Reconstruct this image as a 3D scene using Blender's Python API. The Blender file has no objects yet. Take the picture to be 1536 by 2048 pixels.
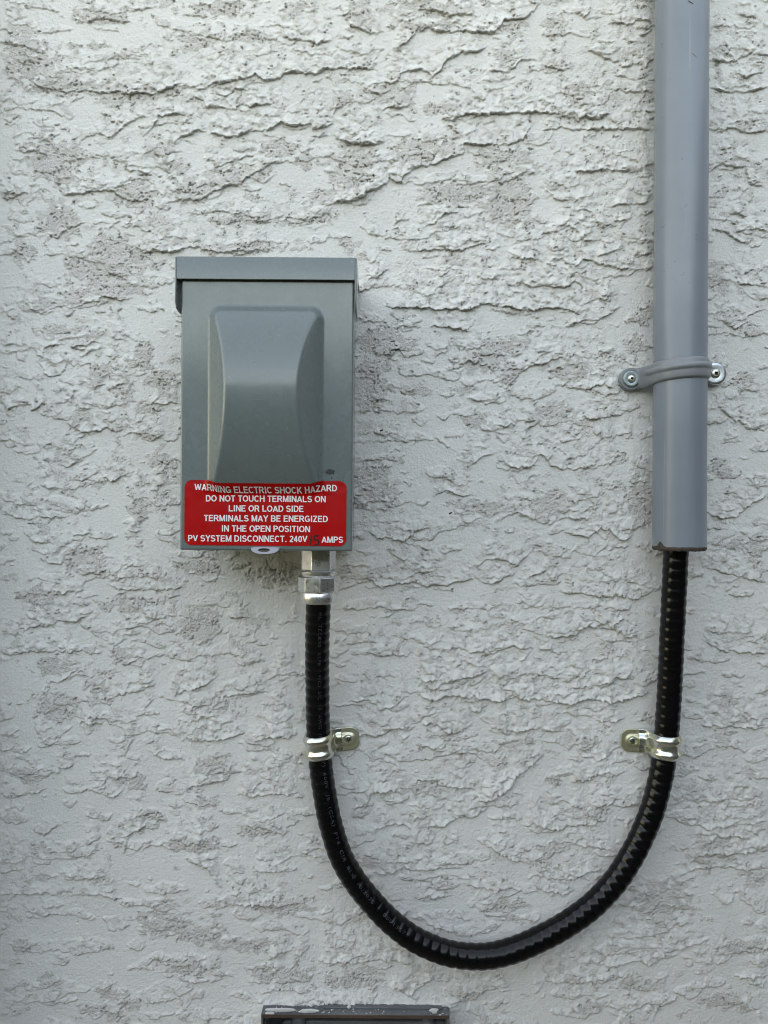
import bpy, math, random
import numpy as np
from mathutils import Vector, Matrix

# ------------------------------------------------------------------ camera, light, exposure
scene = bpy.context.scene
COL = scene.collection
F = 1419.0          # focal length in photo pixels
D = 604.0           # camera distance from the wall, mm
Z0 = 1.40           # camera height, m

cam_d = bpy.data.cameras.new('camera')
cam = bpy.data.objects.new('camera', cam_d)
COL.objects.link(cam)
cam.location = (0, -D / 1000, Z0)
cam.rotation_euler = (math.radians(90), 0, 0)
cam_d.sensor_fit = 'VERTICAL'
cam_d.sensor_height = 24.0
cam_d.lens = 12.0 * F / 1024.0
cam_d.clip_start = 0.01
cam_d.clip_end = 500
scene.camera = cam

SUN_EL = math.radians(27)
SUN_AZ = math.radians(200)   # direction the light travels from: behind the wall, a little to the left
world = bpy.data.worlds.new('World')
scene.world = world
world.use_nodes = True
wn = world.node_tree.nodes
wl = world.node_tree.links
bg = wn['Background']
sky = wn.new('ShaderNodeTexSky')
sky.sky_type = 'NISHITA'
sky.sun_disc = False
sky.sun_elevation = SUN_EL
sky.sun_rotation = math.radians(-20)
sky.dust_density = 2.0
sky.air_density = 1.0
sky.ozone_density = 1.0
wl.new(sky.outputs[0], bg.inputs[0])
bg.inputs[1].default_value = 0.12

sun_d = bpy.data.lights.new('sun', 'SUN')
sun_d.energy = 3.2
sun_d.angle = math.radians(0.5)
sun_d.color = (1.0, 0.95, 0.87)
sun = bpy.data.objects.new('sun', sun_d)
COL.objects.link(sun)
sd = Vector((-math.sin(math.radians(20)) * math.cos(SUN_EL), math.cos(math.radians(20)) * math.cos(SUN_EL), math.sin(SUN_EL)))
sun.rotation_euler = (-sd).to_track_quat('-Z', 'Y').to_euler()
sun.location = (0, 6, 8)

vs = scene.view_settings
vs.view_transform = 'Standard'
vs.look = 'None'
vs.gamma = 1.0
vs.use_curve_mapping = False
vs.exposure = 3.27
vs.use_white_balance = True
vs.white_balance_temperature = 11200
vs.white_balance_tint = 15.5
scene.render.engine = 'CYCLES'
scene.cycles.max_bounces = 8
scene.cycles.sample_clamp_indirect = 8
scene.cycles.use_denoising = True
scene.cycles.filter_width = 1.0

rng = np.random.default_rng(7)
random.seed(7)

# ------------------------------------------------------------------ helpers
def P(px, py, d):
    """photo pixel at a given distance d (mm) out from the wall -> x, z in mm (camera height is z = 0)"""
    k = F / (D - d)
    return (px - 768) / k, (1024 - py) / k

def link_mesh(name, V, faces, mat, parent=None, smooth=True, angle=None):
    """V in mm: (x, depth out of wall, z)"""
    V = np.asarray(V, dtype=np.float64)
    W = np.empty_like(V)
    W[:, 0] = V[:, 0] * 0.001
    W[:, 1] = -V[:, 1] * 0.001
    W[:, 2] = V[:, 2] * 0.001
    if parent is None:
        W[:, 2] += Z0
    else:
        L = np.array(parent['origin_mm'])
        W[:, 0] -= L[0] * 0.001
        W[:, 1] += L[1] * 0.001
        W[:, 2] -= L[2] * 0.001
    me = bpy.data.meshes.new(name)
    me.from_pydata(W.tolist(), [], [tuple(int(i) for i in f) for f in faces])
    me.validate()
    me.update()
    import bmesh
    bm = bmesh.new(); bm.from_mesh(me)
    bmesh.ops.recalc_face_normals(bm, faces=bm.faces)
    bm.to_mesh(me); bm.free()
    if smooth:
        me.shade_smooth() if hasattr(me, 'shade_smooth') else None
        for p in me.polygons:
            p.use_smooth = True
        if angle is not None:
            me.set_sharp_from_angle(angle=math.radians(angle))
    ob = bpy.data.objects.new(name, me)
    COL.objects.link(ob)
    if mat:
        me.materials.append(mat)
    if parent is not None:
        ob.parent = parent
    return ob

def empty(name, loc_mm, label, cat, group=None, roll=0.0):
    o = bpy.data.objects.new(name, None)
    COL.objects.link(o)
    o.empty_display_size = 0.02
    o.location = (loc_mm[0] / 1000, -loc_mm[1] / 1000, Z0 + loc_mm[2] / 1000)
    o.rotation_euler = (0, math.radians(roll), 0)
    o['label'] = label
    o['category'] = cat
    if group:
        o['group'] = group
    o['origin_mm'] = list(loc_mm)
    return o

def bevel(ob, w, seg=2, ang=35):
    m = ob.modifiers.new('bevel', 'BEVEL')
    m.width = w / 1000
    m.segments = seg
    m.limit_method = 'ANGLE'
    m.angle_limit = math.radians(ang)
    m.harden_normals = False
    return ob

def box_vf(x0, x1, d0, d1, z0, z1):
    V = [(x, d, z) for x in (x0, x1) for d in (d0, d1) for z in (z0, z1)]
    Fc = [(0, 1, 3, 2), (4, 6, 7, 5), (0, 4, 5, 1), (2, 3, 7, 6), (0, 2, 6, 4), (1, 5, 7, 3)]
    return V, Fc

def join(parts):
    V = []; Fc = []
    for v, f in parts:
        n = len(V)
        V += [tuple(p) for p in v]
        Fc += [tuple(i + n for i in q) for q in f]
    return V, Fc

def prism(outline, d0, d1):
    """outline: (x, z) loop, extruded in depth"""
    n = len(outline)
    V = [(x, d0, z) for x, z in outline] + [(x, d1, z) for x, z in outline]
    Fc = [tuple(range(n)), tuple(range(2 * n - 1, n - 1, -1))]
    Fc += [(i, (i + 1) % n, (i + 1) % n + n, i + n) for i in range(n)]
    return V, Fc

def prism_x(outline, x0, x1):
    """outline: (d, z) loop, extruded along x"""
    n = len(outline)
    V = [(x0, d, z) for d, z in outline] + [(x1, d, z) for d, z in outline]
    Fc = [tuple(range(n)), tuple(range(2 * n - 1, n - 1, -1))]
    Fc += [(i, (i + 1) % n, (i + 1) % n + n, i + n) for i in range(n)]
    return V, Fc

def lathe_z(profile, cx, cd, n=48, phase=0.0, rfun=None, closed=False):
    """profile: list of (r, z) revolved round a vertical axis"""
    V = []; Fc = []
    for r, z in profile:
        for k in range(n):
            a = 2 * math.pi * k / n + phase
            rr = r if rfun is None else r * rfun(a, z)
            V.append((cx + rr * math.cos(a), cd + rr * math.sin(a), z))
    m = len(profile)
    for i in range(m - 1 if not closed else m):
        for k in range(n):
            a = i * n + k; b = i * n + (k + 1) % n
            c = ((i + 1) % m) * n + (k + 1) % n; e = ((i + 1) % m) * n + k
            Fc.append((a, b, c, e))
    return V, Fc

def lathe_d(profile, cx, cz, n=32, phase=0.0):
    """profile: list of (r, depth) revolved round an axis pointing out of the wall"""
    V = []; Fc = []
    for r, d in profile:
        for k in range(n):
            a = 2 * math.pi * k / n + phase
            V.append((cx + r * math.cos(a), d, cz + r * math.sin(a)))
    m = len(profile)
    for i in range(m - 1):
        for k in range(n):
            a = i * n + k; b = i * n + (k + 1) % n
            Fc.append((a, b, b + n, a + n))
    return V, Fc

def grid_faces(nr, nc, wrap=False):
    out = []
    for i in range(nr - 1):
        for j in range(nc if wrap else nc - 1):
            j2 = (j + 1) % nc
            out.append((i * nc + j, i * nc + j2, (i + 1) * nc + j2, (i + 1) * nc + j))
    return out

# ---------- gradient noise on arrays
_perm = rng.permutation(4096).astype(np.int32)
_g = rng.uniform(0, 2 * np.pi, 4096).astype(np.float32)
_gx, _gy = np.cos(_g), np.sin(_g)
def perlin(x, y, seed=0):
    x = x.astype(np.float32); y = y.astype(np.float32)
    xi = np.floor(x).astype(np.int32); yi = np.floor(y).astype(np.int32)
    xf = x - xi; yf = y - yi
    u = xf * xf * xf * (xf * (xf * 6 - 15) + 10)
    v = yf * yf * yf * (yf * (yf * 6 - 15) + 10)
    def g(ix, iy, fx, fy):
        h = _perm[(_perm[(ix + seed * 131) & 4095] + iy) & 4095]
        return _gx[h] * fx + _gy[h] * fy
    a = g(xi, yi, xf, yf); b = g(xi + 1, yi, xf - 1, yf)
    c = g(xi, yi + 1, xf, yf - 1); d = g(xi + 1, yi + 1, xf - 1, yf - 1)
    return ((a + u * (b - a)) * (1 - v) + (c + u * (d - c)) * v) * 1.5
def fbm(x, y, oct_=3, seed=0, gain=0.5):
    s = 0; a = 1.0; t = 0
    for o in range(oct_):
        s = s + a * perlin(x * 2 ** o, y * 2 ** o, seed + o * 7)
        t += a; a *= gain
    return s / t
def sstep(a, b, x):
    t = np.clip((x - a) / (b - a), 0, 1)
    return t * t * (3 - 2 * t)

# ------------------------------------------------------------------ materials
def new_mat(name):
    m = bpy.data.materials.new(name)
    m.use_nodes = True
    nt = m.node_tree
    b = nt.nodes['Principled BSDF']
    return m, nt, b
def nd(nt, t, **kw):
    n = nt.nodes.new(t)
    for k, v in kw.items():
        if k.startswith('i_'):
            n.inputs[k[2:].replace('_', ' ')].default_value = v
        else:
            setattr(n, k, v)
    return n
def ramp(nt, src, stops):
    r = nt.nodes.new('ShaderNodeValToRGB')
    e = r.color_ramp.elements
    while len(e) < len(stops):
        e.new(0.5)
    for el, (p, c) in zip(e, stops):
        el.position = p
        el.color = c if len(c) == 4 else (*c, 1)
    nt.links.new(src, r.inputs[0])
    return r
def obj_coord(nt, scale=(1, 1, 1)):
    tc = nt.nodes.new('ShaderNodeTexCoord')
    mp = nt.nodes.new('ShaderNodeMapping')
    mp.inputs['Scale'].default_value = scale
    nt.links.new(tc.outputs['Object'], mp.inputs['Vector'])
    return mp.outputs[0]
def noise_tex(nt, vec, scale, detail=3, rough=0.55):
    n = nt.nodes.new('ShaderNodeTexNoise')
    n.inputs['Scale'].default_value = scale
    n.inputs['Detail'].default_value = detail
    n.inputs['Roughness'].default_value = rough
    nt.links.new(vec, n.inputs['Vector'])
    return n
def mixc(nt, fac, a, b, mode='MIX'):
    m = nt.nodes.new('ShaderNodeMix')
    m.data_type = 'RGBA'
    m.blend_type = mode
    for s, i in ((fac, 0), (a, 6), (b, 7)):
        if hasattr(s, 'is_linked') or hasattr(s, 'links'):
            nt.links.new(s, m.inputs[i])
        elif isinstance(s, (int, float)):
            m.inputs[i].default_value = s
        else:
            m.inputs[i].default_value = (*s, 1)
    return m.outputs[2]

def mat_wall():
    m, nt, b = new_mat('stucco')
    v = obj_coord(nt)
    at = nt.nodes.new('ShaderNodeAttribute'); at.attribute_name = 'rough'
    big = noise_tex(nt, v, 9, 4)
    fine = noise_tex(nt, v, 700, 3, 0.65)
    mid = noise_tex(nt, v, 140, 3, 0.6)
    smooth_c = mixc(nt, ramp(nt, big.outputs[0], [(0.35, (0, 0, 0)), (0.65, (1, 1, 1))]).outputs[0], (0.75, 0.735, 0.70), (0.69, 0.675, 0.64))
    rough_c = mixc(nt, ramp(nt, mid.outputs[0], [(0.35, (0, 0, 0)), (0.65, (1, 1, 1))]).outputs[0], (0.57, 0.54, 0.50), (0.67, 0.64, 0.60))  # darker tone of rough plaster stands for dirt and micro-shadow
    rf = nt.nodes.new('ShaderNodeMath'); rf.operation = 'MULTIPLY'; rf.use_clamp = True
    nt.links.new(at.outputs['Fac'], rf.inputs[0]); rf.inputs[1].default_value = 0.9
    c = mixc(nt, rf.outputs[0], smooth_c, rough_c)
    # dark grit specks
    vor = nt.nodes.new('ShaderNodeTexVoronoi'); vor.inputs['Scale'].default_value = 210
    nt.links.new(v, vor.inputs['Vector'])
    sp = ramp(nt, vor.outputs['Distance'], [(0.05, (1, 1, 1)), (0.14, (0, 0, 0))])
    gate = noise_tex(nt, v, 60, 2)
    gr = ramp(nt, gate.outputs[0], [(0.60, (0, 0, 0)), (0.68, (1, 1, 1))])
    mu = nt.nodes.new('ShaderNodeMath'); mu.operation = 'MULTIPLY'
    nt.links.new(sp.outputs[0], mu.inputs[0]); nt.links.new(gr.outputs[0], mu.inputs[1])
    c = mixc(nt, mu.outputs[0], c, (0.12, 0.10, 0.085))
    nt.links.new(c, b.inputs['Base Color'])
    b.inputs['Roughness'].default_value = 0.85
    b.inputs['Specular IOR Level'].default_value = 0.3
    # grit bump, stronger where the plaster is rough
    st = nt.nodes.new('ShaderNodeMath'); st.operation = 'MULTIPLY_ADD'
    nt.links.new(at.outputs['Fac'], st.inputs[0]); st.inputs[1].default_value = 0.5; st.inputs[2].default_value = 0.4
    bp = nt.nodes.new('ShaderNodeBump'); bp.inputs['Distance'].default_value = 0.0016
    nt.links.new(st.outputs[0], bp.inputs['Strength'])
    nt.links.new(fine.outputs[0], bp.inputs['Height'])
    bp2 = nt.nodes.new('ShaderNodeBump'); bp2.inputs['Distance'].default_value = 0.0016; bp2.inputs['Strength'].default_value = 0.3
    mus = noise_tex(nt, v, 330, 2, 0.5)
    nt.links.new(mus.outputs[0], bp2.inputs['Height'])
    nt.links.new(bp.outputs[0], bp2.inputs['Normal'])
    nt.links.new(bp2.outputs[0], b.inputs['Normal'])
    return m

def mat_paint(name, col, rough, wear=0.06, bump=0.15, bscale=60, spec=0.5, coat=0.0, speck=True):
    m, nt, b = new_mat(name)
    v = obj_coord(nt)
    n1 = noise_tex(nt, v, 14, 4)
    n2 = noise_tex(nt, v, 90, 3)
    f = ramp(nt, n1.outputs[0], [(0.3, (0, 0, 0)), (0.7, (1, 1, 1))]).outputs[0]
    c = mixc(nt, f, tuple(x * (1 - wear) for x in col), tuple(min(1, x * (1 + wear)) for x in col))
    if speck:
        vor = nt.nodes.new('ShaderNodeTexVoronoi'); vor.inputs['Scale'].default_value = 95
        nt.links.new(v, vor.inputs['Vector'])
        sp = ramp(nt, vor.outputs['Distance'], [(0.03, (1, 1, 1)), (0.06, (0, 0, 0))])
        c = mixc(nt, sp.outputs[0], c, tuple(min(1, x * 1.9 + 0.02) for x in col))
    nt.links.new(c, b.inputs['Base Color'])
    rr = ramp(nt, n2.outputs[0], [(0.3, (rough * 0.85,) * 3), (0.7, (min(1, rough * 1.2),) * 3)])
    nt.links.new(rr.outputs[0], b.inputs['Roughness'])
    b.inputs['Specular IOR Level'].default_value = spec
    b.inputs['Coat Weight'].default_value = coat
    b.inputs['Coat Roughness'].default_value = 0.12
    if bump:
        bp = nt.nodes.new('ShaderNodeBump'); bp.inputs['Distance'].default_value = 0.0002; bp.inputs['Strength'].default_value = bump
        n3 = noise_tex(nt, v, bscale, 2)
        nt.links.new(n3.outputs[0], bp.inputs['Height'])
        nt.links.new(bp.outputs[0], b.inputs['Normal'])
    return m

def mat_metal(name, c1, c2, rough, scale=40, thr=(0.45, 0.6), metallic=1.0):
    m, nt, b = new_mat(name)
    v = obj_coord(nt)
    n1 = noise_tex(nt, v, scale, 3)
    f = ramp(nt, n1.outputs[0], [(thr[0], (0, 0, 0)), (thr[1], (1, 1, 1))]).outputs[0]
    nt.links.new(mixc(nt, f, c1, c2), b.inputs['Base Color'])
    b.inputs['Metallic'].default_value = metallic
    n2 = noise_tex(nt, v, 300, 3)
    nt.links.new(ramp(nt, n2.outputs[0], [(0.3, (rough * 0.8,) * 3), (0.7, (rough * 1.3,) * 3)]).outputs[0], b.inputs['Roughness'])
    bp = nt.nodes.new('ShaderNodeBump'); bp.inputs['Distance'].default_value = 0.0001; bp.inputs['Strength'].default_value = 0.3
    nt.links.new(n2.outputs[0], bp.inputs['Height'])
    nt.links.new(bp.outputs[0], b.inputs['Normal'])
    return m

M_wall = mat_wall()
M_box = mat_paint('grey_green_enamel', (0.138, 0.172, 0.170), 0.27, 0.04, 0.10, 40, coat=0.4)
M_oldbox = mat_paint('weathered_grey_paint', (0.115, 0.12, 0.125), 0.55, 0.35, 0.6, 400)
M_rust = mat_paint('rusty_edge', (0.075, 0.045, 0.03), 0.8, 0.4, 0.5, 500)
M_dark = mat_paint('dark_gap_shade', (0.05, 0.055, 0.06), 0.6, 0.3, 0.3, 300)  # near-black that stands for shade in gaps and recesses
M_pvc = mat_paint('grey_pvc', (0.21, 0.235, 0.27), 0.32, 0.04, 0.12, 25, spec=0.5)
def pipe_material():
    m, nt, b = new_mat('grey_pvc')
    v = obj_coord(nt)
    n1 = noise_tex(nt, v, 16, 5)
    c = mixc(nt, ramp(nt, n1.outputs[0], [(0.35, (0, 0, 0)), (0.65, (1, 1, 1))]).outputs[0], (0.185, 0.218, 0.250), (0.212, 0.245, 0.278))
    vs_ = obj_coord(nt, (500, 500, 9))      # long fine drag marks
    n2 = noise_tex(nt, vs_, 1.0, 2)
    c = mixc(nt, ramp(nt, n2.outputs[0], [(0.68, (0, 0, 0)), (0.76, (0.45, 0.45, 0.45))]).outputs[0], c, (0.33, 0.35, 0.38))
    vd = noise_tex(nt, v, 230, 3, 0.7)
    gd = noise_tex(nt, v, 22, 2)
    mu = nt.nodes.new('ShaderNodeMath'); mu.operation = 'MULTIPLY'
    nt.links.new(ramp(nt, vd.outputs[0], [(0.66, (0, 0, 0)), (0.72, (1, 1, 1))]).outputs[0], mu.inputs[0])
    nt.links.new(ramp(nt, gd.outputs[0], [(0.56, (0, 0, 0)), (0.66, (1, 1, 1))]).outputs[0], mu.inputs[1])
    c = mixc(nt, mu.outputs[0], c, (0.06, 0.06, 0.065))
    nt.links.new(c, b.inputs['Base Color'])
    n3 = noise_tex(nt, v, 55, 4)
    nt.links.new(ramp(nt, n3.outputs[0], [(0.3, (0.27,) * 3), (0.75, (0.38,) * 3)]).outputs[0], b.inputs['Roughness'])
    bp = nt.nodes.new('ShaderNodeBump'); bp.inputs['Distance'].default_value = 0.0002; bp.inputs['Strength'].default_value = 0.25
    nt.links.new(n2.outputs[0], bp.inputs['Height']); nt.links.new(bp.outputs[0], b.inputs['Normal'])
    return m
M_pvc = pipe_material()
M_strap = mat_paint('grey_strap_pvc', (0.21, 0.225, 0.24), 0.36, 0.05, 0.2, 60)
M_burr = mat_paint('brown_cut_pvc', (0.06, 0.042, 0.035), 0.7, 0.4, 0.6, 400)
M_jacket = mat_paint('black_jacket', (0.003, 0.003, 0.0035), 0.20, 0.3, 0.10, 260, spec=0.30, speck=False)
M_print = mat_paint('grey_print', (0.036, 0.04, 0.048), 0.5, 0.2, 0, speck=False)
M_red = mat_paint('red_vinyl', (0.50, 0.0002, 0.001), 0.40, 0.03, 0.12, 50, spec=0.28, speck=False)
M_white = mat_paint('white_print', (0.80, 0.77, 0.78), 0.4, 0.02, 0, speck=False)
M_ink = mat_paint('black_marker', (0.012, 0.008, 0.008), 0.4, 0.1, 0, speck=False)
M_alu = mat_metal('cast_aluminium', (0.80, 0.80, 0.80), (0.66, 0.66, 0.66), 0.31, 60, metallic=0.94)
M_zinc = mat_metal('yellow_zinc', (0.64, 0.66, 0.62), (0.66, 0.63, 0.46), 0.21, 45, metallic=0.9)
M_zincy = mat_metal('yellow_zinc_tab', (0.58, 0.55, 0.36), (0.62, 0.58, 0.44), 0.34, 60, metallic=0.75)
M_washer = mat_metal('grey_zinc_washer', (0.62, 0.66, 0.68), (0.52, 0.56, 0.58), 0.33, 60)
M_screw = mat_metal('screw_zinc', (0.70, 0.70, 0.60), (0.55, 0.58, 0.55), 0.28, 200)
M_hole = mat_paint('screw_socket', (0.02, 0.02, 0.02), 0.5, 0.1, 0, speck=False)
M_tab = mat_paint('pale_lilac_enamel', (0.30, 0.30, 0.345), 0.4, 0.1, 0.2, 200, speck=False)
M_chip = mat_paint('bare_brown_chip', (0.045, 0.04, 0.045), 0.6, 0.3, 0.5, 500, speck=False)
M_crumb = mat_paint('stucco_crumb', (0.60, 0.59, 0.575), 0.85, 0.1, 0.8, 600, speck=False)
M_grassc = mat_paint('dry_grass', (0.05, 0.06, 0.035), 0.7, 0.3, 0, speck=False)

# ------------------------------------------------------------------ stucco wall
# ledges where one trowel lap of plaster ends over the one below: (strength, [(px, py), ...])
def T(x0, y0, s, items):
    out = []
    for h, pts in items:
        out.append((h, [(x0 + a / s, y0 + b / s) for a, b in pts]))
    return out
LEDGES = []
LEDGES += T(0, 0, 2, [
 (1,[(110,325),(180,350),(260,372),(340,362),(400,375),(470,368),(520,378),(650,372),(690,350),(730,332)]),
 (1,[(800,360),(850,338),(930,325),(1000,310),(1025,295),(1060,320),(1120,318),(1140,285),(1200,290),(1260,300),(1300,280),(1400,275),(1500,278)]),
 (.8,[(850,375),(910,385),(950,355),(1020,365)]),
 (1,[(740,410),(780,390),(820,405),(835,430),(870,428),(920,445),(970,420),(1010,425),(1090,418)]),
 (1,[(700,565),(740,545),(790,520),(822,525)]),
 (1.1,[(825,548),(860,535),(940,550),(1000,525),(1090,518),(1130,490),(1180,505),(1240,495),(1270,515),(1330,495)]),
 (.7,[(385,512),(430,550),(460,545),(490,510),(540,475),(600,470)]),
 (.9,[(570,550),(610,510),(640,465),(700,455),(740,465),(760,490)]),
 (.7,[(0,780),(60,775),(130,770),(165,755),(175,765)]),
 (.9,[(245,778),(300,775),(360,770),(420,758),(460,768),(490,790),(530,805),(600,800)]),
 (.7,[(650,820),(720,800),(800,800),(850,770),(900,745),(960,740),(1010,700),(1060,670),(1130,630)]),
 (.6,[(1010,715),(1060,735),(1095,700)]),
 (.5,[(840,880),(890,900),(960,885),(1050,890),(1130,865),(1200,880),(1280,870),(1330,830)]),
 (.7,[(560,1000),(640,1000),(700,1005),(760,985),(880,1010),(960,1000),(1080,1005)]),
 (.9,[(1325,545),(1400,570),(1470,578),(1536,570)]),
 (.6,[(1330,470),(1345,440),(1380,420)]),
 (.8,[(1335,805),(1400,805),(1450,790),(1480,765),(1536,755)]),
 (.8,[(1355,60),(1390,90),(1440,120),(1480,138),(1536,125)]),
 (.7,[(300,85),(350,90),(400,75),(440,80),(530,95)]),
 (.6,[(500,45),(560,40),(630,25)]),
 (.8,[(1100,130),(1160,160),(1240,165),(1270,178),(1330,160)]),
 (.5,[(0,115),(40,125),(50,170),(75,190)]), (.5,[(70,235),(120,262),(170,240)]),
 (.9,[(500,670),(520,688),(545,684)]), (.9,[(560,688),(585,696),(610,694)]), (.9,[(640,665),(670,692),(700,640)]),
 (.5,[(820,645),(880,665),(1000,620),(1060,615)]), (.5,[(0,470),(50,490),(85,465)]), (.6,[(60,600),(110,610),(150,600),(200,632)]),
 (.5,[(210,420),(240,425),(262,408)]), (.7,[(1240,545),(1270,550),(1305,535)]), (.5,[(180,940),(230,950),(290,905),(350,890)])])
LEDGES += T(600, 0, 2, [
 (.9,[(370,198),(400,192),(440,165),(470,120),(520,118),(570,130),(640,125),(700,130),(780,125),(820,85),(900,75),(940,40),(960,10)]),
 (.9,[(350,340),(380,325),(420,285),(480,280),(530,308),(570,275),(600,230),(640,215),(690,210),(750,190)]),
 (.7,[(280,355),(320,378),(360,350)]),
 (1.1,[(565,480),(590,488),(640,465),(690,455),(760,458),(850,450),(900,455),(940,445),(1000,455),(1060,465),(1110,485),(1140,460),(1190,475),(1240,455)]),
 (.8,[(960,525),(1040,515),(1110,520),(1200,518),(1260,515),(1410,520)]),
 (.8,[(150,555),(190,570),(250,578),(330,575)]),
 (1,[(140,805),(210,800),(260,780),(300,755),(345,735),(360,705),(390,730),(410,730),(420,700),(460,670),(540,655),(600,635),(650,615),(660,575),(740,580),(830,580),(890,560),(930,500)]),
 (.5,[(570,495),(610,510),(640,545)]), (.6,[(750,690),(790,715),(800,735),(850,715),(880,690),(920,680),(940,700)]),
 (.8,[(1095,680),(1140,690),(1200,680),(1260,685),(1330,675)]), (.8,[(1340,710),(1390,710)]),
 (.6,[(960,745),(990,775),(1030,800),(1110,798)]), (.8,[(480,915),(540,890),(580,855),(640,850)]),
 (.8,[(410,1005),(500,1000),(600,998),(690,990),(750,970)]), (.6,[(740,1000),(800,990)]),
 (.8,[(1030,905),(1060,895),(1110,930),(1140,965),(1190,970)]), (.7,[(1095,860),(1115,843),(1150,845),(1200,900),(1240,920)]),
 (.7,[(1205,855),(1240,860),(1270,890),(1330,860)]), (1,[(1240,95),(1310,98),(1350,80),(1410,90)]), (.7,[(1100,50),(1140,65),(1165,45)]),
 (.9,[(1150,195),(1210,230),(1270,255),(1300,275),(1330,255),(1380,270),(1410,240)]), (.6,[(745,285),(820,290),(860,275),(880,250),(920,240)]),
 (.9,[(1240,355),(1300,370),(1350,372),(1410,365)]), (.7,[(1240,825),(1290,820),(1350,820),(1410,800)]),
 (.7,[(1330,1030),(1400,1015)]), (.7,[(1190,1015),(1250,1010),(1290,990)]), (.7,[(850,1030),(960,1035)]),
 (.7,[(450,40),(520,35),(600,60),(660,60),(720,65)]), (.4,[(380,905),(400,885),(420,850)]), (.8,[(1345,140),(1375,145),(1400,125)]),
 (.7,[(960,265),(1010,275),(1060,285),(1080,265)]), (.6,[(340,435),(380,430),(440,425)])])
LEDGES += T(700, 500, 2.477, [
 (1,[(210,285),(300,290),(380,285),(430,295),(480,290),(550,290),(620,280),(680,270),(770,275),(820,290),(900,300),(950,285),(1050,280),(1100,300),(1130,320)]),
 (.9,[(985,50),(1040,40),(1080,70),(1130,70),(1160,40),(1230,65),(1290,80),(1340,95),(1450,98),(1500,92)]),
 (.6,[(610,120),(650,140),(690,155),(740,120)]), (.8,[(800,190),(850,160),(900,185),(950,170),(1010,185),(1060,185),(1110,155),(1150,180),(1165,220)]),
 (.8,[(1090,370),(1150,350),(1220,345),(1280,325),(1340,280)]), (1,[(405,380),(460,383),(500,375),(548,385),(590,410)]),
 (.7,[(90,470),(120,510),(180,515),(210,520),(235,490),(270,525),(330,520),(380,505)]),
 (.7,[(490,545),(540,565),(600,550),(650,565),(700,585),(725,605)]),
 (.9,[(730,670),(770,690),(800,650),(830,625),(880,580),(920,560),(970,565),(1010,540),(1070,530)]),
 (.7,[(1025,630),(1050,665),(1090,675),(1150,690),(1200,675),(1260,660),(1320,680)]),
 (.9,[(1130,835),(1200,830),(1280,825),(1340,815),(1370,790)]),
 (.8,[(725,1030),(780,1060),(830,1080),(900,1070),(940,1010),(970,1020),(990,1065),(1040,1085),(1120,1085),(1200,1060),(1240,1040)]),
 (.6,[(550,1025),(610,1045),(660,1020),(720,1015)]), (.7,[(735,860),(770,865),(820,862)]), (.6,[(590,740),(650,745),(690,745)]),
 (.6,[(440,830),(470,845),(495,815)]), (.4,[(1270,715),(1310,710),(1380,720)]), (.8,[(1380,1150),(1480,1150)]),
 (.7,[(15,1225),(60,1250),(130,1240),(200,1240),(245,1220)]), (.4,[(20,955),(100,950),(200,945),(280,945)]),
 (.5,[(100,720),(150,740),(200,745),(235,700)]), (.6,[(410,1225),(450,1195),(500,1190),(530,1215),(620,1220)]),
 (.7,[(90,150),(140,125),(190,100)]), (.5,[(1020,935),(1060,945),(1100,940),(1150,930)]), (.6,[(1190,900),(1240,905),(1255,940)]),
 (.8,[(865,930),(880,885),(930,850)]), (.7,[(1340,910),(1370,935),(1395,915)]), (.6,[(1265,1040),(1290,1060),(1310,1040)]),
 (.9,[(1235,230),(1262,245),(1285,228)]), (.6,[(430,120),(460,130),(500,95)])])
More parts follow.
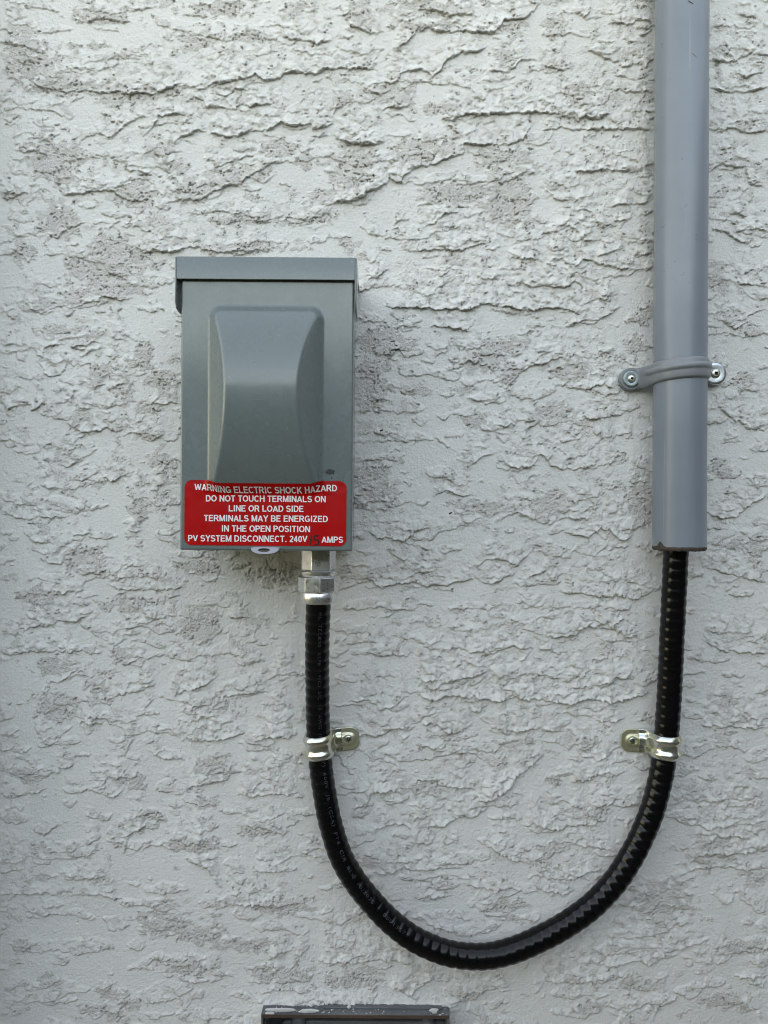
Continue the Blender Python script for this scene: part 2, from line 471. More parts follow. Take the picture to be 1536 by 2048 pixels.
LEDGES += T(700, 1000, 2.56, [
 (.7,[(90,155),(130,180),(200,190),(270,205),(310,180),(350,150),(400,145)]), (.5,[(190,265),(240,280),(310,310)]), (.6,[(320,345),(380,365),(430,365)]),
 (.7,[(740,120),(790,90),(860,55),(920,85),(980,115),(1020,100)]), (.8,[(1110,165),(1170,180),(1220,188),(1250,165),(1280,135),(1330,150),(1380,200),(1450,185)]),
 (.7,[(1060,110),(1090,90),(1180,88),(1235,110)]),
 (.7,[(650,345),(690,310),(750,295),(800,300),(850,325),(900,290),(950,220)]), (.8,[(640,400),(690,430),(740,415),(790,395),(850,370)]),
 (.8,[(30,425),(100,410),(140,430),(165,455),(200,430),(280,425),(330,415),(380,440),(430,430),(500,435),(560,415),(640,405)]),
 (.8,[(880,395),(930,385),(990,365),(1030,400),(1080,420)]), (.7,[(1310,255),(1360,240),(1430,235)]),
 (.7,[(1080,465),(1160,470),(1240,485),(1300,490),(1370,480),(1460,500),(1530,480)]), (.5,[(160,600),(200,590),(250,550),(320,560),(360,540)]),
 (.7,[(1190,600),(1250,605),(1300,620),(1340,640),(1400,600),(1430,625)]),
 (.9,[(1000,685),(1060,700),(1110,690),(1150,685),(1200,640),(1250,640),(1330,655),(1390,665),(1410,700),(1480,690)]),
 (.8,[(950,750),(1000,765),(1040,755)]), (.8,[(620,765),(680,770),(720,785),(770,760),(830,740),(900,752)]), (.7,[(860,830),(890,820),(912,780)]),
 (.8,[(330,910),(440,915),(440,945),(500,920),(580,895),(640,890),(700,870)]), (.7,[(60,770),(140,790),(210,790),(280,800),(330,770)]),
 (1,[(340,990),(420,1015),(480,995),(600,1000),(700,1010),(740,1025),(850,1000),(950,1015),(1050,1025),(1150,1030),(1220,1005),(1300,1030),(1400,1015),(1530,990)]),
 (.8,[(0,1035),(80,1015),(130,1060),(200,1065),(260,1020),(300,1010)]), (.6,[(610,1060),(660,1080),(700,1040)]), (.8,[(20,1215),(80,1200),(140,1200),(210,1180)]),
 (.8,[(360,1155),(410,1135),(460,1155),(500,1190),(560,1180),(620,1150)]), (.8,[(720,1160),(780,1170),(840,1180),(900,1170),(960,1165),(1040,1175),(1090,1180)]),
 (.6,[(350,1240),(430,1265),(490,1255),(515,1210)]), (.6,[(530,1290),(600,1290),(640,1300),(680,1330)]), (.8,[(1240,1120),(1290,1130),(1400,1115)]),
 (.6,[(1100,1085),(1160,1105),(1180,1075)]), (.8,[(1130,1440),(1200,1430),(1260,1400),(1320,1385),(1370,1410)]),
 (.6,[(1140,1270),(1200,1310),(1270,1330),(1330,1290),(1390,1260)]), (.9,[(700,1530),(760,1500),(830,1450),(850,1400),(900,1380),(950,1330),(990,1300)]),
 (.6,[(400,1440),(480,1465),(600,1465),(640,1480)]), (.7,[(100,1500),(130,1475),(190,1470),(260,1500)]), (.6,[(1140,890),(1180,905),(1210,890)]),
 (.7,[(1240,940),(1320,925),(1400,910),(1450,870)]), (.5,[(260,1205),(285,1218),(300,1200)]), (.6,[(1330,560),(1380,555),(1430,550)]),
 (.6,[(750,935),(775,943),(800,930),(830,900)])])
LEDGES += T(640, 1480, 2.259, [
 (.9,[(150,315),(210,280),(230,240),(270,215),(330,215),(380,240)]), (.8,[(250,400),(290,390),(340,370),(390,385),(408,395)]),
 (.7,[(410,378),(440,345),(480,350)]), (.8,[(500,390),(560,380),(620,345),(700,345),(760,300)]), (.9,[(700,270),(750,265),(800,240),(860,210),(880,165)]),
 (.6,[(400,460),(440,465),(500,460),(520,420)]), (.9,[(920,385),(990,375),(1040,395),(1100,400),(1115,370)]), (.7,[(1120,380),(1170,375),(1230,380),(1290,345)]),
 (.9,[(770,480),(830,515),(880,545),(900,530)]), (.6,[(1120,440),(1180,475),(1260,480),(1330,490)]), (.7,[(240,600),(300,600),(380,575),(460,580),(560,570),(640,580)]),
 (.7,[(660,655),(740,665),(800,680),(850,665),(865,600)]), (.5,[(400,715),(460,710),(540,710),(600,700)]), (.6,[(960,650),(1020,680),(1090,700),(1150,670)]),
 (.5,[(1100,640),(1150,620),(1220,590),(1280,590)]), (.5,[(1230,300),(1290,290),(1350,300),(1400,290),(1450,265)])])
LEDGES += T(0, 980, 2.4, [
 (.5,[(0,110),(80,130),(150,135),(190,125),(260,130),(330,130)]), (.6,[(370,405),(440,395),(490,400),(530,375)]), (.6,[(520,450),(560,460),(640,475),(700,475),(800,475),(890,465)]),
 (.8,[(105,690),(150,650),(200,655),(260,650),(270,635)]), (.8,[(310,635),(330,618),(380,620),(400,605),(430,608)]), (.7,[(0,775),(80,790),(130,775),(200,775),(290,775),(400,770)]),
 (.7,[(450,785),(480,780)]), (.7,[(520,795),(570,800),(600,835),(650,820),(685,780)]), (.6,[(600,690),(620,655),(680,640),(730,620),(790,600),(850,605)]),
 (.6,[(300,920),(340,880),(380,855)]), (.8,[(820,995),(880,970),(950,945),(1000,925),(1040,900)]), (.8,[(1110,985),(1160,970),(1230,970),(1290,965)]),
 (.6,[(650,965),(690,945),(740,940)]), (.6,[(870,1065),(940,1075),(1010,1075),(1050,1060)]), (.7,[(960,1195),(1040,1195),(1120,1175),(1180,1165)]),
 (.6,[(1260,1180),(1400,1180)]), (.8,[(370,1130),(400,1110),(460,1105),(490,1120)]), (.7,[(690,1060),(700,1030),(730,1010)]), (.8,[(1320,885),(1370,880),(1430,870)]),
 (.5,[(250,500),(300,500),(350,480)]), (.5,[(1090,610),(1170,605),(1220,600)]), (.6,[(620,190),(650,195),(680,205)]), (.5,[(350,215),(400,220),(450,205)]),
 (.6,[(120,200),(160,235),(210,250),(260,250)]), (.7,[(200,350),(300,345),(330,290)]), (.5,[(600,375),(640,360),(690,370)])])
LEDGES += T(0, 480, 3.938, [
 (.8,[(0,1290),(30,1290),(80,1340),(130,1305),(200,1300),(250,1290)]), (.9,[(260,1345),(320,1305),(360,1260)]), (.9,[(430,1280),(480,1270),(560,1275),(590,1220),(600,1185),(630,1185)]),
 (.6,[(0,825),(80,820),(160,830),(220,830)]), (.6,[(230,835),(300,900),(350,915),(370,830),(450,825),(530,820)]), (.7,[(540,840),(600,835),(700,825),(750,800),(800,820)]),
 (.8,[(310,950),(360,1040),(400,1075),(470,1060),(510,1010),(545,950)]), (.8,[(610,520),(660,500),(720,480),(780,485),(800,440),(880,455),(940,475),(1000,465),(1050,460)]),
 (.7,[(500,590),(545,605),(590,560)]), (.6,[(180,480),(240,510),(290,550),(340,540)]), (.8,[(730,1270),(740,1200),(780,1140),(830,1140)]),
 (.8,[(860,1185),(900,1165),(950,1130),(1000,1130),(1050,1140)]), (.8,[(850,910),(890,935),(915,900)]), (.7,[(870,800),(910,775),(990,800)]), (.6,[(1050,1055),(1100,1070),(1160,1050)]),
 (.8,[(1210,1270),(1280,1285),(1340,1275),(1415,1290)]), (.8,[(550,1430),(620,1490),(680,1515),(730,1490),(800,1500),(840,1470),(890,1490),(940,1510),(980,1490)]),
 (.7,[(970,1545),(1020,1520),(1090,1510),(1150,1550),(1210,1575),(1290,1530)]), (.6,[(0,1575),(90,1575),(130,1605),(220,1610),(270,1625)]),
 (.8,[(490,1775),(540,1785),(600,1755),(660,1740)]), (.8,[(790,1830),(840,1870),(890,1895),(950,1865),(1010,1860),(1060,1820)]), (.8,[(1190,1975),(1240,1980),(1250,1930),(1310,1920)]),
 (.7,[(320,1930),(380,1945),(450,1930)]), (.6,[(360,1710),(400,1780),(440,1850)]), (.7,[(610,1290),(680,1320),(730,1310)]), (.5,[(75,60),(120,90),(180,120),(240,180),(270,130)]),
 (.7,[(1090,100),(1180,90),(1330,95),(1380,75),(1457,85)])])
LEDGES += T(0, 1400, 2.56, [
 (.7,[(400,140),(420,110),(470,105),(520,120)]), (.6,[(640,290),(660,240),(685,200)]), (.7,[(950,190),(1050,205),(1130,195),(1220,165)]), (.6,[(1290,230),(1330,200),(1400,185),(1500,190)]),
 (.8,[(1225,480),(1320,490),(1400,475),(1450,485),(1530,480)]), (.8,[(940,465),(1000,435),(1050,425),(1100,410),(1160,400),(1190,370)]), (.7,[(300,350),(350,345),(380,325)]),
 (.6,[(60,470),(120,485),(200,470),(245,450)]), (.5,[(0,265),(60,255),(85,220)]), (.7,[(470,440),(530,445),(550,395),(620,385),(655,340)]), (.7,[(540,490),(590,495),(630,460)]),
 (.8,[(650,720),(670,675),(740,650),(760,610)]), (.6,[(640,790),(655,740)]), (.6,[(860,700),(920,720),(970,740)]), (.7,[(960,750),(1000,720),(1080,715)]),
 (.7,[(980,830),(1060,840),(1110,930),(1130,960)]), (.6,[(1310,870),(1400,870),(1480,865)]), (.5,[(0,880),(60,875),(140,850)]), (.6,[(350,1000),(420,990),(530,1000),(600,1010)]),
 (.4,[(0,990),(80,990),(200,985)]), (.4,[(110,1080),(200,1095),(300,1100),(380,1110)]), (.6,[(1110,1075),(1170,1045),(1270,1040),(1390,1045),(1480,1045),(1536,1035)]),
 (.6,[(920,1420),(1000,1440),(1080,1440),(1150,1420)]), (.6,[(1380,1330),(1430,1290),(1500,1275)]), (.6,[(760,260),(800,280),(830,250)]), (.6,[(440,750),(470,720),(510,700)])])
LEDGES += T(880, 1500, 2.3415, [
 (.5,[(1080,300),(1130,340),(1200,345),(1270,360),(1350,345),(1440,340),(1536,335)]), (.5,[(1120,590),(1200,550),(1300,545),(1400,555),(1530,550)]),
 (.5,[(1170,500),(1230,480),(1310,475),(1400,480),(1536,470)]), (.5,[(830,870),(880,880),(960,865),(1050,850),(1090,820),(1180,810)]),
 (.5,[(770,1005),(860,1000),(940,980),(1010,1000),(1060,940),(1190,910)]), (.6,[(440,1150),(480,1090),(560,1080),(680,1080),(740,1065),(840,1055)]),
 (.5,[(70,1150),(130,1130),(230,1120),(330,1130)]), (.5,[(1180,990),(1300,1000),(1380,960)]), (.5,[(1400,1060),(1536,1060)]), (.5,[(1230,420),(1300,405),(1380,400),(1450,405)]),
 (.5,[(1100,210),(1200,245),(1290,230),(1340,215),(1440,235),(1500,210)]), (.5,[(800,1200),(880,1220),(950,1190),(1080,1170)]), (.5,[(610,1190),(660,1230),(740,1230),(770,1190)])])
LEDGES += [
 (1,[(1422,120),(1450,125),(1480,115),(1510,100)]), (.9,[(1470,150),(1490,158),(1530,140)]), (1,[(1422,178),(1460,185),(1490,185),(1536,175)]), (.9,[(1422,258),(1470,258),(1490,268),(1536,260)]),
 (1,[(1469,28),(1495,33),(1510,38),(1517,40)]), (.6,[(1440,300),(1460,295)]), (.8,[(1420,345),(1440,330),(1490,335),(1500,370),(1530,375)]), (.8,[(1460,430),(1475,425),(1490,432)]),
 (.7,[(1425,460),(1450,465),(1490,488),(1510,480)]), (.8,[(1465,460),(1536,460)]), (.8,[(1460,520),(1475,565),(1500,570),(1536,575)]), (.7,[(1440,640),(1470,655),(1495,645)]),
 (.7,[(1425,800),(1450,825),(1490,855),(1536,860)]), (.5,[(1440,885),(1480,885)]), (.8,[(1420,1030),(1470,1035),(1510,1000),(1536,990)]), (.7,[(1420,1135),(1470,1150),(1536,1165)]),
 (.5,[(1450,1180),(1480,1170)]), (.7,[(1400,1280),(1450,1300),(1536,1305)]), (.8,[(1400,1450),(1536,1455)]),
 (.8,[(640,1920),(700,1925),(760,1915),(830,1925)]), (.8,[(780,1972),(820,1985),(860,1955),(900,1962)]), (.5,[(520,1985),(560,1975),(620,1985)])]

# areas where the trowel did not smooth the sand finish: (px, py, rx, ry)
ROUGH = [(440,15,75,14),(200,32,60,16),(590,12,30,12),(722,30,30,34),(130,170,90,20),(60,120,50,40),(390,82,40,20),(500,70,35,16),(195,92,18,8),(150,93,18,7),(110,320,60,50),(120,440,45,40),
 (230,520,70,50),(260,188,80,20),(500,440,90,10),(480,495,120,10),(320,300,30,15),(350,335,35,15),(640,430,35,15),(710,330,45,50),(610,320,20,20),(560,300,40,15),(470,350,70,18),(380,385,50,20),(270,390,50,25),
 (860,18,90,16),(850,52,60,12),(1025,52,30,14),(1110,55,30,20),(1115,130,30,10),(1155,190,36,26),(780,190,50,22),(890,215,45,12),(690,200,25,12),(690,350,30,30),(850,300,60,22),(910,385,70,26),(1010,400,50,60),(1000,310,60,24),(1010,112,30,16),
 (770,680,55,30),(740,770,40,50),(1000,690,60,16),(960,720,55,22),(1140,740,50,22),(1020,745,20,22),(1270,690,26,20),(1290,630,20,22),(740,970,50,45),(960,1015,60,14),(1100,1005,50,26),(1290,1000,40,40),(830,780,30,12),(950,840,25,14),(1100,830,50,25),
 (55,500,25,15),(200,540,50,36),(240,575,50,20),(150,590,40,16),(150,535,20,25),(310,530,20,10),(130,660,60,10),(190,665,25,8),(205,738,26,16),(285,715,18,28),(325,760,34,28),(255,785,14,20),(300,815,28,12),(170,835,22,14),(235,850,22,9),(300,865,26,9),(130,910,26,18),(320,920,30,22),(195,967,18,9),(90,600,25,14),
 (280,1022,25,16),(170,1115,50,28),(80,1190,40,22),(400,1135,50,14),(560,1150,50,26),(400,1250,45,32),(260,1210,60,16),(245,1310,20,14),(110,1330,40,20),(110,1410,45,26),(430,1405,36,12),(420,1060,40,12),(200,1375,20,18),
 (60,1550,30,16),(270,1565,25,16),(300,1630,30,14),(430,1530,40,20),(380,1690,50,16),(330,1840,60,20),(400,1865,55,18),(215,1985,26,16),(265,2005,24,13),(560,1810,60,18),(500,1887,75,12),(370,1935,50,16),(100,1960,30,10),(185,2020,30,12),(520,1660,36,14),(160,1700,30,10),(80,1690,30,12),
 (760,1725,55,12),(860,1570,55,14),(885,1770,30,12),(1000,1810,55,14),(1110,1560,18,14),(1085,1730,30,10),(1190,1620,30,14),(900,1470,40,10),(1180,1480,25,12),(1040,1480,40,10),
 (1320,1800,60,40),(1420,1700,40,34),(1270,1965,36,14),(1180,2010,26,12),(1450,2000,50,14),(1480,1890,40,14),(1150,1960,30,10),(560,1945,60,16),(700,1960,70,14),(930,1985,40,10),
 (1440,100,18,14),(1440,560,20,26),(1490,760,24,16),(1440,935,26,16),(1460,1090,34,12),(1510,1095,18,30),(1450,1400,28,12),(1500,660,26,14),(1480,250,22,10)]

def axis_coords(lo, hi, step, far, grow=1.16, mid=1.5):
    c = list(np.arange(lo, hi + step * 0.5, step))
    out = []
    x = hi; s = mid
    while x < far[1]:
        x += s; s *= grow; out.append(min(x, far[1]))
    left = []
    x = lo; s = mid
    while x > far[0]:
        x -= s; s *= grow; left.append(max(x, far[0]))
    return np.array(left[::-1] + c + out)

def build_wall():
    step = 0.76
    xs = axis_coords(-334, 334, step, (-15000, 15000), 1.05, 1.2)
    zs = axis_coords(-440, 440, step, (-1400, 4300), 1.05, 1.2)
    X, Z = np.meshgrid(xs.astype(np.float32), zs.astype(np.float32))
    nz, nx = X.shape
    # crumbly, wandering edges
    w1 = fbm(X / 14, Z / 14, 3, 1); w2 = fbm(X / 14, Z / 14, 3, 21)
    w3 = fbm(X / 5.0, Z / 5.0, 3, 41, 0.5); w4 = fbm(X / 5.0, Z / 5.0, 3, 61, 0.5)
    Xw = X + 2.4 * w1 + 3.0 * w3
    Zw = Z + 2.2 * w2 + 3.2 * w4
    k = F / D
    H = np.zeros_like(X)
    R = np.zeros_like(X)
    g0 = perlin(X / 2.3, Z / 2.3, 777)
    Xl = X + 2.6 * w1 + 1.7 * w3; Zl = Z + 2.0 * w2 + 2.3 * w4
    def add_ledge(pts, h, L=13.0):
        pts = [((a - 768) / k, (1024 - b) / k) for a, b in pts]
        runs = []; cur = [pts[0]]
        for p in pts[1:]:
            if p[0] > cur[-1][0] + 0.2:
                cur.append(p)
            else:
                p = (cur[-1][0] + 0.6, p[1]); cur.append(p)
        px = np.array([p[0] for p in cur]); pz = np.array([p[1] for p in cur])
        a, b = px[0] - 6, px[-1] + 6
        i0, i1 = np.searchsorted(xs, [a - 4, b + 4])
        j0, j1 = np.searchsorted(zs, [pz.min() - 6, pz.max() + 3.2 * L])
        xx = Xl[j0:j1, i0:i1]; zz = Zl[j0:j1, i0:i1]
        if xx.size == 0: return
        zl = np.interp(xx, px, pz)
        dd = zz - zl
        tl = min(9.0, (px[-1] - px[0]) * 0.3 + 1)
        tap = sstep(px[0] - 2, px[0] + tl, xx) * (1 - sstep(px[-1] - tl, px[-1] + 2, xx))
        tap = tap ** 0.7 * (0.55 + 0.75 * sstep(-0.35, 0.35, w1[j0:j1, i0:i1] + 0.6 * w3[j0:j1, i0:i1]))
        lip = 1 + (0.25 + 0.6 * np.clip(g0[j0:j1, i0:i1], -0.3, 1)) * np.exp(-((dd - 1.0) / 1.2) ** 2)
        prof = sstep(-0.25, 0.5, dd) * np.exp(-np.maximum(dd, 0) / L) * lip
        H[j0:j1, i0:i1] += (h * tap * prof).astype(np.float32)
    for h, pts in LEDGES:
        add_ledge(pts, h * 2.05, 16 + 18 * random.random())
    # further small laps between the big ones, and everywhere outside the frame
    for _ in range(210):
        inside = random.random() < 0.6
        cx = random.uniform(-325, 325) if inside else random.uniform(-700, 700)
        cz = random.uniform(-430, 430) if inside else random.uniform(-800, 800)
        if not inside and abs(cx) < 325 and abs(cz) < 430: continue
        n = random.randint(3, 8)
        ln = random.uniform(2.5, 9) if inside else random.uniform(6, 14)
        pts = []; x, z = cx, cz; sl = random.gauss(0, 0.25)
        for i in range(n):
            pts.append((768 + x * k, 1024 - z * k))
            x += ln; z += ln * (sl + random.gauss(0, 0.3))
        add_ledge(pts, random.uniform(0.3, 0.85) if inside else random.uniform(0.7, 1.4), random.uniform(4, 11))
    # plaster islands: flat laps with a crisp, winding lower edge that feather out towards the top
    dzs = np.gradient(zs)
    for sx_, sz_, thr, hh, LL, sd_ in ((50, 21, 0.24, 0.9, 20.0, 601), (27, 12, 0.30, 0.85, 12.0, 631)):
        fq = fbm(Xl / sx_, Zl / sz_, 2, sd_) - thr
        gq = np.hypot(np.gradient(fq, axis=0) / dzs[:, None], np.gradient(fq, axis=1) / np.gradient(xs)[None, :]) + 0.004
        dq = np.clip(fq / gq, -4, 6)
        Pm = np.ones(nx, dtype=np.float32); Pf = np.empty_like(X)
        for j_ in range(nz):
            dec = math.exp(-min(dzs[j_], 3) / LL)
            Pm = np.where(fq[j_] > 0, Pm * dec, 1.0)
            Pm[1:-1] = 0.7 * Pm[1:-1] + 0.15 * (Pm[:-2] + Pm[2:])
            Pf[j_] = Pm
        H += hh * sstep(-0.25, 0.4, dq) * Pf * (1 + 0.4 * np.clip(g0, -0.3, 1) * np.exp(-((dq - 0.9) / 1.1) ** 2))
    # rough sand-finish areas
    big = fbm(X / 22, Z / 11, 4, 90)
    n8 = fbm(X / 7, Z / 6, 3, 120)
    for cx, cy, rx, ry in ROUGH:
        x = (cx - 768) / k; z = (1024 - cy) / k; rx = rx / k * 1.1; ry = ry / k * 1.15
        i0, i1 = np.searchsorted(xs, [x - rx * 1.8, x + rx * 1.8])
        j0, j1 = np.searchsorted(zs, [z - ry * 2.0, z + ry * 2.0])
        q = ((Xw[j0:j1, i0:i1] - x) / rx) ** 2 + ((Zw[j0:j1, i0:i1] - z) / ry) ** 2
        e = 1.0 - np.sqrt(q) + 0.9 * n8[j0:j1, i0:i1] + 0.5 * big[j0:j1, i0:i1]
        R[j0:j1, i0:i1] = np.maximum(R[j0:j1, i0:i1], sstep(0.0, 0.22, e))
    auto = sstep(0.32, 0.40, fbm(Xw / 42, Zw / 20, 4, 150) + 0.22 * n8)
    R = np.maximum(R, 0.85 * auto)
    # the plateaus just above ledges are part rough
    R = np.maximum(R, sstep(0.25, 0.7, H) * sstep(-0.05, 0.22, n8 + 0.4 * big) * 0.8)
    # grains
    g1 = perlin(X / 2.6, Z / 2.4, 200); g2 = perlin(X / 1.6, Z / 1.6, 220)
    grain = 0.55 * np.abs(g1) + 0.5 * g2
    pits = -sstep(0.42, 0.62, perlin(X / 1.9, Z / 1.7, 240)) * 0.8
    pg = 0.25 + 1.1 * sstep(-0.15, 0.35, fbm(X / 13, Z / 9, 2, 251))
    pits = pits * pg - 0.9 * pg * sstep(0.46, 0.6, perlin(X / 3.4, Z / 2.8, 255))
    H += R * (0.35 + 0.55 * grain + pits * 2.0)
    # smooth areas: trowel chatter, orange-peel, faint swirls
    H += (1 - R) * (0.05 * perlin(X / 3.2, Z / 2.4, 260) + 0.12 * g2 + 0.10 * sstep(0.1, 0.5, perlin(X / 5.5, Z / 2.6, 265)))
    H += 0.25 * fbm(X / 60, Z / 40, 2, 280)
    # short nicks and curls everywhere
    ri = perlin(Xw / 6.5, Zw / 5.0, 300)
    gate = sstep(0.05, 0.4, fbm(X / 18, Z / 14, 2, 320))
    H += 0.3 * gate * (1 - sstep(0.0, 0.12, np.abs(ri))) * (0.4 + 0.6 * np.clip(g1 + 0.5, 0, 1))
    # loose blobs of plaster
    for _ in range(1100):
        x = random.uniform(-345, 345); z = random.uniform(-450, 450)
        if fbm(np.array([x / 50]), np.array([z / 40]), 2, 350)[0] < -0.06 + random.gauss(0, 0.12): continue
        r = 0.8 + random.random() ** 3 * 4.2
        rx = r * random.uniform(1.0, 1.7)
        h = random.uniform(0.35, 1.0) * min(1, r / 2.2 + 0.2)
        i0, i1 = np.searchsorted(xs, [x - rx * 2.2, x + rx * 2.2]); j0, j1 = np.searchsorted(zs, [z - r * 2.2, z + r * 2.2])
        u = (Xw[j0:j1, i0:i1] - x) / rx; v = (Zw[j0:j1, i0:i1] - z) / r
        q = np.sqrt(u * u + v * v) + 0.25 * g1[j0:j1, i0:i1]
        bl = (1 - sstep(0.55, 1.05, q)) * (0.75 - 0.35 * np.clip(v, -1, 1))
        H[j0:j1, i0:i1] += h * bl
        R[j0:j1, i0:i1] = np.maximum(R[j0:j1, i0:i1], bl * 0.5)
    # pinholes
    for _ in range(900):
        x = random.uniform(-340, 340); z = random.uniform(-445, 445)
        r = random.uniform(0.45, 1.0)
        i0, i1 = np.searchsorted(xs, [x - 3 * r, x + 3 * r]); j0, j1 = np.searchsorted(zs, [z - 3 * r, z + 3 * r])
        q = np.sqrt((X[j0:j1, i0:i1] - x) ** 2 + (Z[j0:j1, i0:i1] - z) ** 2) / r
        H[j0:j1, i0:i1] -= 0.9 * (1 - sstep(0.4, 1.2, q))
    # plaster built up round the old flush box at the bottom
    bx0, bx1, bz = -103.0, 56.0, -418.0
    dist = np.maximum(np.maximum(bx0 - X, X - bx1), Z - bz)
    lump = np.exp(-np.clip(dist, 0, None) / 9.0) * (dist > -1)
    H += 3.2 * lump * (1 + 0.5 * w1 + 0.3 * w4)
    # fade the relief out far away so the outer edge is straight
    fade = (1 - sstep(1200, 4000, np.abs(X))) * (1 - sstep(1000, 1350, -Z)) * (1 - sstep(1000, 3000, Z))
    H *= fade
    V = np.empty((nz * nx, 3), dtype=np.float32)
    V[:, 0] = X.ravel() * 0.001
    V[:, 1] = -H.ravel() * 0.001
    V[:, 2] = (Z - 0.5 * np.clip(H, 0, 5)).ravel() * 0.001 + Z0      # raised plaster sags a little, undercutting its lower edge
    a = (np.arange(nz - 1)[:, None] * nx + np.arange(nx - 1)[None, :])
    xc = 0.5 * (xs[:-1] + xs[1:]); zc = 0.5 * (zs[:-1] + zs[1:])
    hole = ((xc[None, :] > bx0 + 2.5) & (xc[None, :] < bx1 - 2.5) & (zc[:, None] < bz - 1.5) & (zc[:, None] > -640))
    a = a[~hole]
    Q = np.stack([a, a + 1, a + nx + 1, a + nx], axis=1).astype(np.int32)
    # rear and edge faces give the wall its thickness
    base = nz * nx
    corners = [0, nx - 1, nz * nx - 1, (nz - 1) * nx]
    back = np.array([[xs[0], 0.25, zs[0]], [xs[-1], 0.25, zs[0]], [xs[-1], 0.25, zs[-1]], [xs[0], 0.25, zs[-1]]], dtype=np.float32)
    back[:, 0] *= 0.001; back[:, 2] = back[:, 2] * 0.001 + Z0
    V = np.vstack([V, back])
    ex = [[base, base + 3, base + 2, base + 1]] + [[corners[i], base + i, base + (i + 1) % 4, corners[(i + 1) % 4]] for i in range(4)]
    Q = np.vstack([Q, np.array(ex, dtype=np.int32)])
    me = bpy.data.meshes.new('stucco_wall')
    me.vertices.add(len(V)); me.vertices.foreach_set('co', V.ravel())
    me.loops.add(Q.size); me.loops.foreach_set('vertex_index', Q.ravel())
    me.polygons.add(len(Q))
    me.polygons.foreach_set('loop_start', np.arange(0, Q.size, 4, dtype=np.int32))
    sm = np.ones(len(Q), dtype=bool); sm[-5:] = False
    me.polygons.foreach_set('use_smooth', sm)
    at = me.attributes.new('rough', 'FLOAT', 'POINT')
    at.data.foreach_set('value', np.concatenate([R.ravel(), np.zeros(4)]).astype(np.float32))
    me.update(calc_edges=True)
    me.materials.append(M_wall)
    ob = bpy.data.objects.new('stucco_wall', me)
    COL.objects.link(ob)
    ob['kind'] = 'structure'
    print('wall quads', len(Q))
    return H, xs, zs
WH, WX, WZ = build_wall()
def wall_h(x, z):
    i = min(max(int(np.searchsorted(WX, x)), 0), len(WX) - 1); j = min(max(int(np.searchsorted(WZ, z)), 0), len(WZ) - 1)
    return float(WH[j, i])

# unseen plaster pier, added left of the frame to darken the wall's left edge
v, f = box_vf(-470, -336, 0.5, 45, -1390, 1200)
o = link_mesh('added_wall_pier', v, f, M_wall, smooth=False); o['kind'] = 'structure'

# ------------------------------------------------------------------ ground, eave; unseen greenery and gate added for light and reflections
def simple(name, V, Fc, mat):
    me = bpy.data.meshes.new(name); me.from_pydata(V, [], Fc); me.update(); me.materials.append(mat)
    o = bpy.data.objects.new(name, me); COL.objects.link(o); return o
def mat_ground():
    m, nt, b = new_mat('lawn')
    v = obj_coord(nt)
    n = noise_tex(nt, v, 3, 6)
    nt.links.new(mixc(nt, n.outputs[0], (0.05, 0.075, 0.022), (0.10, 0.10, 0.05)), b.inputs['Base Color'])
    b.inputs['Roughness'].default_value = 0.9
    return m
g = simple('ground', [(-200, -200, 0), (200, -200, 0), (200, 200, 0), (-200, 200, 0)], [(0, 1, 2, 3)], mat_ground())
g['kind'] = 'structure'
m_path = mat_paint('brown_gravel', (0.24, 0.19, 0.14), 0.9, 0.2, 0.6, 60, speck=False)
pth = simple('path', [(-14.9, -1.0, 0.004), (14.9, -1.0, 0.004), (14.9, 0.05, 0.004), (-14.9, 0.05, 0.004)], [(0, 1, 2, 3)], m_path)
pth['kind'] = 'structure'
def unseen_hedge():  # unseen greenery opposite, added and sized to shape light and reflections
    n, m_ = 140, 60
    xs_ = np.linspace(-4.4, 13, n); ts = np.linspace(0, 1, m_)
    A, B = np.meshgrid(xs_, ts)
    per = B * (2.2 * 2 + 1.0)
    y = np.where(per < 2.2, 0, np.where(per < 3.2, per - 2.2, 1.0)); z = np.where(per < 2.2, per, np.where(per < 3.2, 2.2, 5.4 - per))
    q = fbm(A / 0.35, per / 0.3, 4, 500)
    y = -3.3 - y + 0.22 * q * np.where(per < 3.0, 1, -1); z = np.maximum(0, z + 0.2 * q * (z > 0.1))
    V = np.stack([A.ravel(), y.ravel(), z.ravel()], 1)
    F_ = grid_faces(m_, n)
    F_ += [tuple(i * n for i in range(m_)), tuple(i * n + n - 1 for i in range(m_))]
    return V.tolist(), F_
m_hedge = mat_paint('unseen_hedge_leaves', (0.045, 0.062, 0.022), 0.7, 0.6, 1.0, 40, speck=False)
hv, hf = unseen_hedge()
ho = simple('unseen_hedge', hv, hf, m_hedge); ho['label'] = 'unseen greenery opposite, added to darken reflections and low light'; ho['category'] = 'unseen_hedge'
# unseen dark gate, added right of the frame to dim light from that side
m_gate = mat_paint('added_gate_timber', (0.045, 0.038, 0.032), 0.7, 0.4, 0.5, 60, speck=False)
gate = bpy.data.objects.new('added_dark_gate', None); COL.objects.link(gate); gate.location = (1.25, 0, 0)
gate['label'] = 'unseen dark board gate, added right of the pipe to dim light'; gate['category'] = 'gate'
board = None
for i in range(20):
    if board is None:
        bv, bf = box_vf(0, 0.022, 0.0, 0.148, 0.04, 2.25)
        board = simple('board', [(x, -d, z) for x, d, z in bv], bf, m_gate); ob = board
    else:
        ob = board.copy(); COL.objects.link(ob)
    ob.parent = gate; ob.location = (0.004 * (i % 3), -0.06 - i * 0.153, 0.01 * (i % 2))
for zr in (0.35, 1.9):
    bv, bf = box_vf(0.032, 0.07, 0.06, 3.1, zr, zr + 0.09)
    ob = simple('rail', [(x, -d, z) for x, d, z in bv], bf, m_gate); ob.parent = gate
